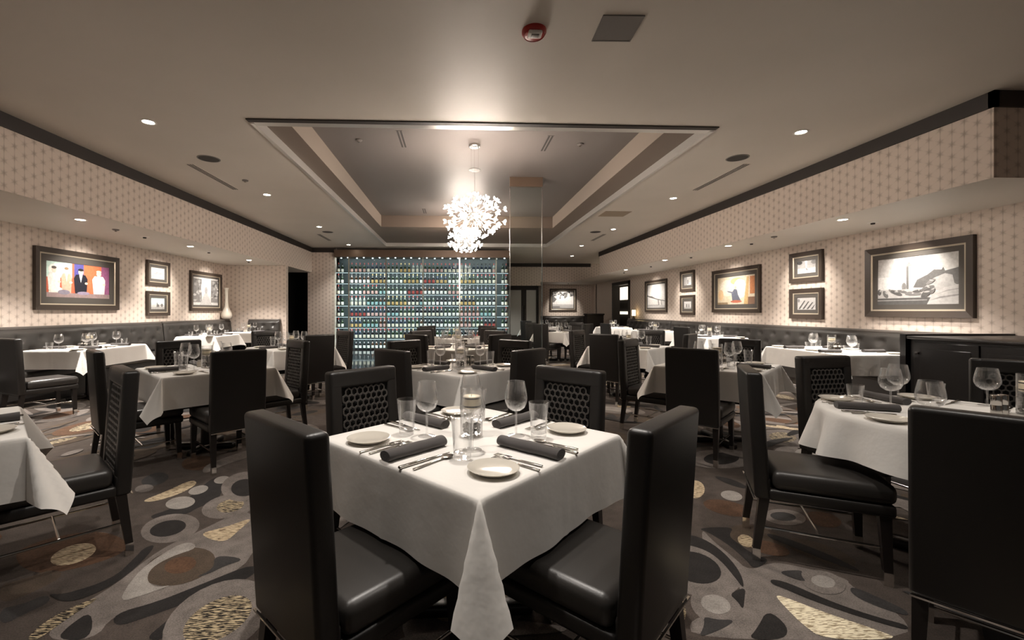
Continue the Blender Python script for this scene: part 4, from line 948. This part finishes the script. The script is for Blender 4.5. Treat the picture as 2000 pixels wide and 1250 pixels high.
picture('pale framed tree picture on the far end wall', ((1100.5 - 890) * YEND / 865, YEND - .0015, H + (607 - 585.5) * YEND / 865), 0, 53 * YEND / 865, 44 * YEND / 865, a_tree, WB, fw=.09, mw=.05)

# ------------------------------------------------------------------ the wine wall
wc = thing('wine_cabinet', 'tall glass-fronted wine cabinet wall with cool lit shelves', 'wine cabinet', (0, 0, 0))
yw = YWINE; pxx = lambda u: (u - 890.5) * yw / 865; pzz = lambda v: H + (607 - v) * yw / 865
bays = [pxx(u) for u in (683, 754.5, 826, 897.5, 969)]
shelf_z = [pzz(v) for v in (533, 554.4, 576, 597.5, 619, 640.5, 662)]
ztop = pzz(503); zb = .03
dep = .42
b = MB(); b.box(WX0, WX1, yw - .02, yw + 1.3, ztop, pzz(489)); link('header', b.mesh('header', 'header', 0), wc)
b = MB(); b.box(WX0, WX1, yw, yw + 1.3, .0092, zb); link('base', b.mesh('base', 'polished', 0), wc)
b = MB(); b.box(WX0 + .02, WX1 - .02, yw + dep + .10, yw + dep + .12, zb, ztop); link('back_panel', b.mesh('back_panel', simple('teal_back_panel', (.035, .05, .055), .5), 0), wc)
b = MB(); b.box(WX0, WX1, yw + 1.28, yw + 1.3, zb, ztop); b.box(WX0, WX0 + .01, yw + dep + .12, yw + 1.28, zb, ztop); link('rear_shell', b.mesh('rear_shell', 'black', 0), wc)
for x in bays:
    b = MB(); b.box(x - .022, x + .022, yw + .03, yw + .07, zb, ztop); link('post', b.mesh('post', 'trim_chrome', 0), wc)
for i, z in enumerate(shelf_z):
    b = MB(); b.box(WX0 + .03, WX1 - .03, yw + .07, yw + dep + .09, z - .012, z); s_ = link('shelf', b.mesh('shelf', 'pane', 0), wc)
    b = MB(); b.box(WX0 + .03, WX1 - .03, yw + .062, yw + .07, z - .014, z - .001); link('light_strip', b.mesh('light_strip', 'led', 0), s_)
xs = [WX0] + [pxx(u) for u in (754.5, 897.5)] + [WX1]
for i in range(3):
    b = MB(); b.box(xs[i] + .004, xs[i + 1] - .004, yw, yw + .010, zb, ztop); link('glass_panel', b.mesh('glass_panel', 'pane', 0), wc)
b = MB(); b.box(WX1 - .012, WX1, yw + .012, yw + 1.27, zb, ztop); link('side_glass', b.mesh('side_glass', 'pane', 0), wc)
# little spots in the cabinet top
sp_me = None
for i in range(22):
    x = WX0 + .15 + (WX1 - WX0 - .3) * i / 21; b = MB(); b.lathe([(0, 0), (.022, 0), (.022, .01), (0, .01)], 10, 0, Matrix.Translation((x, yw + (.14 if i % 2 else .30), ztop - .011))); link('spot', b.mesh('spot', emit('cabinet_spot', (.8, .95, 1), 8) if i == 0 else bpy.data.materials['cabinet_spot'], 40), wc)
# bottles
GL = {'green': (.012, .025, .012), 'black': (.008, .008, .010), 'brown': (.035, .016, .008), 'blue': (.012, .02, .035), 'clear': (.20, .22, .20)}
LB = {'cream': (.72, .68, .58), 'white': (.80, .80, .78), 'gold': (.55, .38, .16), 'red': (.35, .06, .05), 'teal': (.30, .48, .50), 'pink': (.62, .40, .38)}
GM = {k_: simple(k_ + '_bottle_glass', v, .08, spec=.6) for k_, v in GL.items()}
LM = {k_: simple(k_ + '_paper_label', v, .6) for k_, v in LB.items()}
def bottle_mesh(gk, lk):
    b = MB(); n = 12
    b.lathe([(.038, 0), (.042, .004), (.042, .035)], n, 0, cap1=False); b.lathe([(.0423, .035), (.0423, .135)], n, 1, cap0=False, cap1=False)
    b.lathe([(.042, .135), (.042, .195), (.033, .23), (.017, .255), (.0155, .275)], n, 0, cap0=False, cap1=False); b.lathe([(.0160, .275), (.0160, .328), (0, .329)], n, 2, cap0=False)
    return b.mesh('wine_bottle', [GM[gk], LM[lk], LM['red'] if lk in ('cream', 'pink') else (LM['gold'] if lk == 'gold' else GM['black'])], 40)
BM = {}; rb = random.Random(11)
rows_z = shelf_z + [zb]
ordn = ['top', 'second', 'third', 'fourth', 'fifth', 'sixth', 'seventh', 'lowest']; bayn = ['first bay from the pillar', 'second bay from the pillar', 'third bay from the pillar', 'last bay']
protos = {}
count_ = 0
for r, z in enumerate(rows_z):
    for bi in range(4):
        x0, x1 = bays[bi], bays[bi + 1]; n = 9; run = None; left = 0
        for i in range(n):
            if r == 6 and bi == 1 and i > 6: continue
            if r == 6 and bi == 2 and i < 2: continue
            if r == 7 and bi != 0: continue
            if left == 0:
                run = (rb.choice(['green', 'black', 'black', 'brown', 'blue', 'green', 'clear'] if r else ['clear', 'blue', 'clear', 'green']), rb.choice(['cream', 'white', 'cream', 'white', 'gold', 'red', 'teal', 'pink'])); left = rb.randint(3, 5)
            left -= 1
            x = x0 + .065 + (x1 - x0 - .13) * i / (n - 1); loc = (x, yw + .18 + .03 * (i % 2), z + .0005)
            lab = '%s wine bottle, %s label, on the %s shelf of the %s' % (run[0].replace('blue', 'blue-black'), run[1], ordn[r], bayn[bi])
            grp = '%s %s bottles, %s shelf, %s' % (run[0], run[1], ordn[r], bayn[bi])
            if run not in protos:
                o = link('wine_bottle', bottle_mesh(*run), None, loc); protos[run] = o; o['category'] = 'bottle'
            else: o = copy_tree(protos[run], None, loc)
            o['label'] = lab; o['group'] = grp; count_ += 1
            o.scale = (1, 1, .88 if r == 7 else 1)
for r, z in enumerate(rows_z[:7]):
    for (x0_, nm) in ((WX0 + .09, 'corner return beside the pillar'), (WX1 - .09, 'corner return beside the glass doors')):
        for i in range(2):
            run = ('green', 'white') if i else ('black', 'cream')
            if run not in protos: o = link('wine_bottle', bottle_mesh(*run), None, (0, 0, 0)); protos[run] = o; o['category'] = 'bottle'
            else: o = copy_tree(protos[run])
            o.location = (x0_ + (.11 * i if x0_ < 0 else -.11 * i), yw + .2 + .05 * i, z + .0005)
            o['label'] = '%s wine bottle with %s label on the %s shelf, %s' % (run[0], run[1], ordn[r], nm); o['group'] = '%s %s, %s, %s' % (run[0], run[1], ordn[r], nm)

# ------------------------------------------------------------------ ceiling fittings
def build_light():
    t = thing('downlight', 'x', 'ceiling light'); b = MB()
    b.lathe([(.075, 0), (.078, -.004), (.060, -.006), (.052, .0)], 24, cap0=False, cap1=False); link('trim_ring', b.mesh('trim_ring', 'white_plastic', 40), t)
    b = MB(); b.lathe([(0, -.0015), (.052, -.0015)], 20, cap1=False); link('lens', b.mesh('lens', 'bulb', 0), t); return t
downlight = Kind(build_light)
def spot_lamp(loc, energy, size=105, blend=.8, target=None, color=(1, .925, .85), r=.05):
    l = bpy.data.lights.new('downlight_beam', 'SPOT'); l.energy = energy; l.spot_size = math.radians(size); l.spot_blend = blend; l.color = color; l.shadow_soft_size = r
    o = bpy.data.objects.new('downlight_beam', l); COL.objects.link(o); o.location = loc
    if target: o.rotation_euler = (Vector(target) - Vector(loc)).to_track_quat('-Z', 'Y').to_euler()
    return o
ORD = ['first', 'second', 'third', 'fourth', 'fifth', 'sixth', 'seventh']
E_MAIN, E_SOF, E_ACC = 112, 290, 120
for side, x, ys in (('left', -2.278 * S, (3.38, 5.44, 7.48, 9.49)), ('right', 2.70 * S, (3.36, 5.40, 7.50, 9.43))):
    for i, y in enumerate(ys):
        downlight((x, y * S, ZC), 0, '%s recessed downlight from the front in the %s ceiling' % (ORD[i], side), 'ceiling downlights'); spot_lamp((x, y * S, ZC - .03), E_MAIN)
downlight((2.958 * S, 11.2 * S, ZC), 0, 'small recessed downlight farthest back in the right ceiling', 'ceiling downlights'); spot_lamp((2.958 * S, 11.2 * S, ZC - .03), E_MAIN)
downlight((1.9, 17.2, ZC), 0, 'small added downlight that brightens the far glass doors', 'ceiling downlights'); spot_lamp((1.9, 17.2, ZC - .03), E_MAIN * 1.6)  # added lamp and fitting, put in to light the door glass
for (x, y) in ((-3.3, 1.9), (3.9, 1.9), (-.9, 1.5), (1.6, 1.4), (0.1, 2.1)):
    spot_lamp((x, y, ZC - .03), E_MAIN * (.75 if abs(x) > 3 else (.5 if abs(x) > .5 else 1.1)), 95)
for i, (x, y) in enumerate(((-3.50, 2.56), (-3.50, 4.28), (-3.50, 5.99), (-3.47, 7.58))):
    if i: downlight((x * S, y * S, ZSOF), 0, '%s recessed downlight from the front in the left soffit' % ORD[i - 1], 'soffit downlights')
    spot_lamp((x * S, y * S, ZSOF - .03), E_SOF)
for i, (x, y) in enumerate(((3.60, 3.98), (3.56, 5.65), (3.50, 7.29), (3.52, 9.05))):
    downlight((x * S, y * S, ZSOF), 0, '%s recessed downlight from the front in the right soffit' % ORD[i], 'soffit downlights'); spot_lamp((x * S, y * S, ZSOF - .03), E_SOF)
def build_eye():
    t = thing('accent_spotlight', 'x', 'ceiling light'); b = MB(); b.lathe([(.062, 0), (.062, -.005), (.03, -.012), (.026, -.004)], 20, cap0=False, cap1=False); link('trim_ring', b.mesh('trim_ring', 'white_plastic', 40), t)
    b = MB(); b.lathe([(.026, -.004), (.024, -.03), (0, -.032)], 16, cap0=False); link('eyeball', b.mesh('eyeball', 'grille', 40), t); return t
accent = Kind(build_eye)
acc = [('left', 5.23, 'portrait picture'), ('left', 6.55, 'small print pair'), ('left', 7.78, 'street picture'), ('right', 4.09, 'tower print'), ('right', 5.41, 'striped print'), ('right', 6.84, 'coloured painting'), ('right', 8.28, 'far print pair'), ('right', 9.63, 'bridge picture')]
for side, y, nm in acc:
    x = WL + 1.05 if side == 'left' else WR - 1.05
    if side == 'right' and y < 4.2: x = 4.0 * S; 
    accent((x, y * S, ZSOF), 0, 'small eyeball spotlight in the %s soffit aimed at the %s' % (side, nm), 'accent spotlights')
    spot_lamp((x, y * S, ZSOF - .045), E_ACC, 72, 1.0, (WL if side == 'left' else WR, y * S, 1.62), (1, .92, .82), .03)
xt = (1100.5 - 890) * YEND / 865
accent((xt, YEND - 1.0, ZSOF), 0, 'small eyeball spotlight aimed at the far tree picture', 'accent spotlights'); spot_lamp((xt, YEND - 1.0, ZSOF - .05), 90, 70, .7, (xt, YEND, 1.5), (1, .92, .82))
def build_speaker():
    t = thing('ceiling_speaker', 'x', 'speaker'); b = MB(); b.lathe([(.0, -.004), (.125, -.004)], 28, cap1=False); link('grille', b.mesh('grille', 'grille', 0), t)
    b = MB(); b.lathe([(.125, 0), (.125, -.006), (.138, -.005), (.14, 0)], 28, cap0=False, cap1=False); link('rim', b.mesh('rim', 'plate_metal', 40), t); return t
speaker = Kind(build_speaker)
for x, y, nm in ((-2.274, 4.176, 'nearer round dark speaker in the left ceiling'), (2.574, 3.95, 'nearer round dark speaker in the right ceiling'), (-2.278, 7.97, 'farther round dark speaker in the left ceiling'), (2.473, 7.77, 'farther round dark speaker in the right ceiling')): speaker((x * S, y * S, ZC), 0, nm, 'ceiling speakers')
def slot_vent(label, x, y, L, zc, wd=.10, mat='grille', n=3, base='ceiling'):
    t = thing('ceiling_vent', label, 'vent', (x, y, zc)); b = MB(); b.box(-wd / 2, wd / 2, -L / 2, L / 2, -.003, 0); link('frame', b.mesh('frame', base, 0), t)
    for q in range(n):
        b = MB(); xx = -wd / 2 + wd * (q + .5) / n; b.box(xx - wd / n * .28, xx + wd / n * .28, -L / 2 + .012, L / 2 - .012, -.0045, -.003); link('slot', b.mesh('slot', mat, 0), t)
slot_vent('nearer long slot vent in the left ceiling', -2.54 * S, 4.78 * S, .9 * S, ZC); slot_vent('nearer long slot vent in the right ceiling', 2.77 * S, 4.57 * S, .93 * S, ZC)
slot_vent('farther slot vent in the left ceiling', -2.51 * S, 8.57 * S, .76 * S, ZC); slot_vent('farther slot vent in the right ceiling', 2.71 * S, 8.35 * S, .77 * S, ZC)
slot_vent('tan square grille in the right ceiling', 2.289 * S, 6.31 * S, .5, ZC, .55, 'vent_tan', 9, 'vent_tan')
for u, v, Ld, nm in ((785, 274, .62, 'nearer slot vent on the left of the coffer well'), (1069, 278, .6, 'nearer slot vent on the right of the coffer well'), (829, 413, .5, 'far slot vent in the coffer well')):
    D_ = (ZI - H) * 865 / (607 - v); slot_vent(nm, (u - 890.5) * D_ / 865, D_, Ld, ZI, .09, 'grille', 2, 'coffer_paint')
def build_smoke():
    t = thing('smoke_detector', 'x', 'smoke detector'); b = MB(); b.lathe([(.045, 0), (.045, -.012), (.03, -.02), (.0, -.021)], 20, cap0=False); link('body', b.mesh('body', 'plate_metal', 40), t)
    b = MB(); b.lathe([(.018, -.021), (.016, -.034), (0, -.035)], 14, cap0=False); link('sensor', b.mesh('sensor', 'chrome', 40), t); return t
smoke = Kind(build_smoke)
for u, v, z, nm in ((701, 273, ZI, 'small dark detector on the left of the coffer well'), (1133, 281, ZI, 'small dark detector on the right of the coffer well'), (479, 352, ZC, 'small grey detector in the left ceiling'), (226, 448, ZSOF, 'small dark detector in the left soffit'), (1512, 462, ZSOF, 'small dark detector in the right soffit')):
    D_ = (z - H) * 865 / (607 - v); a_ = (u - 927) / 865; smoke(((_s + _c * a_) * D_, (_c - _s * a_) * D_, z), 0, nm, 'ceiling detectors')
def ceil_pt(u, v, z=None):
    z = ZC if z is None else z; D_ = (z - H) * 865 / (607 - v); a_ = (u - 927) / 865; return ((_s + _c * a_) * D_, (_c - _s * a_) * D_, z)
x, y, z = ceil_pt(1043, 60)
t = thing('fire_alarm', 'red and white round fire alarm on the ceiling', 'fire alarm', (x, y, ZC), PI)
b = MB(); b.lathe([(.088, 0), (.088, -.018), (.080, -.030), (.066, -.036), (0, -.036)], 32, cap0=False); link('red_housing', b.mesh('red_housing', 'red_plastic', 40), t)
b = MB(); b.rbox(-.05, .05, .0, .075, -.062, -.034, .012, 3); l_ = link('strobe_window', b.mesh('strobe_window', 'white_plastic', 50), t)
b = MB(); b.rbox(-.028, .028, .02, .062, -.066, -.060, .004, 2); link('strobe_lens', b.mesh('strobe_lens', 'plate_metal', 50), l_)
b = MB(); b.lathe([(.072, -.033), (.074, -.038), (.078, -.033)], 32, cap0=False, cap1=False); link('ring', b.mesh('ring', 'red_plastic', 50), t)
pts = [ceil_pt(*q) for q in ((1160, 78), (1231, 78), (1253, 31), (1180, 31))]
ax_ = sum(p[0] for p in pts) / 4; ay_ = sum(p[1] for p in pts) / 4
t = thing('access_panel', 'grey square access panel in the near ceiling', 'access panel', (ax_, ay_, ZC), -.03); b = MB(); b.box(-.135, .135, -.135, .135, -.006, 0); link('flap', b.mesh('flap', 'plate_metal', 0), t)
b = MB(); b.box(-.145, .145, -.145, -.135, -.008, 0); b.box(-.145, .145, .135, .145, -.008, 0); b.box(-.145, -.135, -.135, .135, -.008, 0); b.box(.135, .145, -.135, .135, -.008, 0); link('frame', b.mesh('frame', 'plate_metal', 0), t)

# ------------------------------------------------------------------ chandeliers
ARMS = []
def chandelier(label, x, y, z, drop, turn=0.0, k=1.0):
    t = thing('chandelier', label, 'chandelier', (x, y, z), turn, 'crystal chandeliers')
    b = MB(); b.lathe([(0, -.035), (.035, -.03), (.05, 0), (.035, .03), (0, .035)], 20); link('hub', b.mesh('hub', 'chrome', 50), t)
    b = MB(); b.lathe([(.05, -.012), (.24, -.009), (.24, .009), (.05, .012)], 28, cap0=False, cap1=False); link('ring', b.mesh('ring', 'trim_chrome', 40), t)
    if not ARMS:
        for v in range(2):
            L = (.37, .44)[v]; b = MB(); b.tube((0, 0, .03), (0, 0, L), .0032, 5, 0)
            for q in range(4):
                an = q * PI / 2 + v * .6; c = Matrix.Translation((0, 0, L)) @ Matrix.Rotation(an, 4, 'Z') @ Matrix.Translation((.022, 0, .020)) @ Matrix.Rotation(.75, 4, 'Y')
                b.lathe([(0, -.022), (.0085, -.004), (.010, .006), (0, .028)], 5, 1, c)
            b.lathe([(0, -.012), (.010, .0), (0, .018)], 6, 1, Matrix.Translation((0, 0, L + .02)))
            ARMS.append(b.mesh('arm', ['chrome', 'crystal'], 0))
    rr = random.Random(3)
    for band in (1, -1):
        for lat, n in ((19, 14), (34, 13), (51, 10), (70, 6)):
            for q in range(n):
                az = 2 * PI * (q + .5 * (lat % 4)) / n + rr.uniform(-.06, .06); la = math.radians(lat * band + rr.uniform(-4, 4))
                d = Vector((math.cos(la) * math.cos(az), math.cos(la) * math.sin(az), math.sin(la) * .66))
                o = link('arm', ARMS[(q + lat) % 2], t); o.rotation_euler = d.to_track_quat('Z', 'Y').to_euler(); o.scale = (k, k, d.length * k)
    top = ZI - z
    b = MB(); b.lathe([(.085, top), (.085, top - .025), (.075, top - .035), (0, top - .036)], 28, cap0=False); link('canopy', b.mesh('canopy', 'trim_chrome', 40), t)
    b = MB(); b.lathe([(0, 0), (.085, .0), (.085, .008), (0, .012)], 24, 0, Matrix.Translation((0, 0, top + drop))); link('spreader', b.mesh('spreader', 'trim_chrome', 40), t)
    for q in range(3):
        a_ = q * 2.1 + .4; b = MB(); b.tube((.06 * math.cos(a_), .06 * math.sin(a_), top - .03), (.06 * math.cos(a_), .06 * math.sin(a_), top + drop + .005), .0022, 6); link('cable', b.mesh('cable', 'chrome'), t)
    b = MB(); b.tube((0, 0, top + drop), (0, 0, .03), .003, 6); link('stem', b.mesh('stem', 'chrome'), t)
cxx, cyy, czz = .186 * S, 4.44 * S, ZZ(.95)
chandelier('large sparkling crystal burst chandelier hanging over the third centre table', cxx, cyy, czz, ZZ(1.41) - ZI)
chandelier('second crystal burst chandelier, farther back behind the large one', .15 * S, 10.5, H + (607 - 469) * 10.5 / 865, -.2, .4, .92)

# ------------------------------------------------------------------ light and camera
def point(loc, e, col, r):
    l = bpy.data.lights.new('chandelier_glow', 'POINT'); l.energy = e; l.color = col; l.shadow_soft_size = r
    o = bpy.data.objects.new('chandelier_glow', l); COL.objects.link(o); o.location = loc
w_ = bpy.data.worlds.new('room_ambient'); SC.world = w_; w_.use_nodes = True
bg = w_.node_tree.nodes['Background']; bg.inputs[0].default_value = (1, .93, .85, 1); bg.inputs[1].default_value = .042
# cool light inside the wine wall: a strip under the front of every shelf
for z in [ztop] + shelf_z:
    l = bpy.data.lights.new('shelf_light', 'AREA'); l.shape = 'RECTANGLE'; l.size = WX1 - WX0 - .2; l.size_y = .03; l.energy = 12; l.color = (.90, .97, 1)
    o = bpy.data.objects.new('shelf_light', l); COL.objects.link(o); o.location = ((WX0 + WX1) / 2, yw + .075, z - .02); o.rotation_euler = (math.radians(28), 0, 0)
cam = bpy.data.cameras.new('camera'); co = bpy.data.objects.new('camera', cam); COL.objects.link(co)
cam.sensor_fit = 'HORIZONTAL'; cam.sensor_width = 36; cam.lens = 865 / 2000 * 36
cam.shift_x = (1000 - 927) / 2000; cam.shift_y = -(625 - 607) / 2000
co.location = (0, 0, H); co.rotation_euler = (PI / 2, 0, -TH); cam.clip_start = .05; cam.clip_end = 100
SC.camera = co
SC.view_settings.view_transform = 'Standard'; SC.view_settings.look = 'None'; SC.view_settings.gamma = 1; SC.view_settings.use_curve_mapping = False
SC.view_settings.exposure = 0.7
SC.cycles.max_bounces = 10; SC.cycles.diffuse_bounces = 5; SC.cycles.glossy_bounces = 4; SC.cycles.transparent_max_bounces = 32
SC.cycles.sample_clamp_indirect = 6
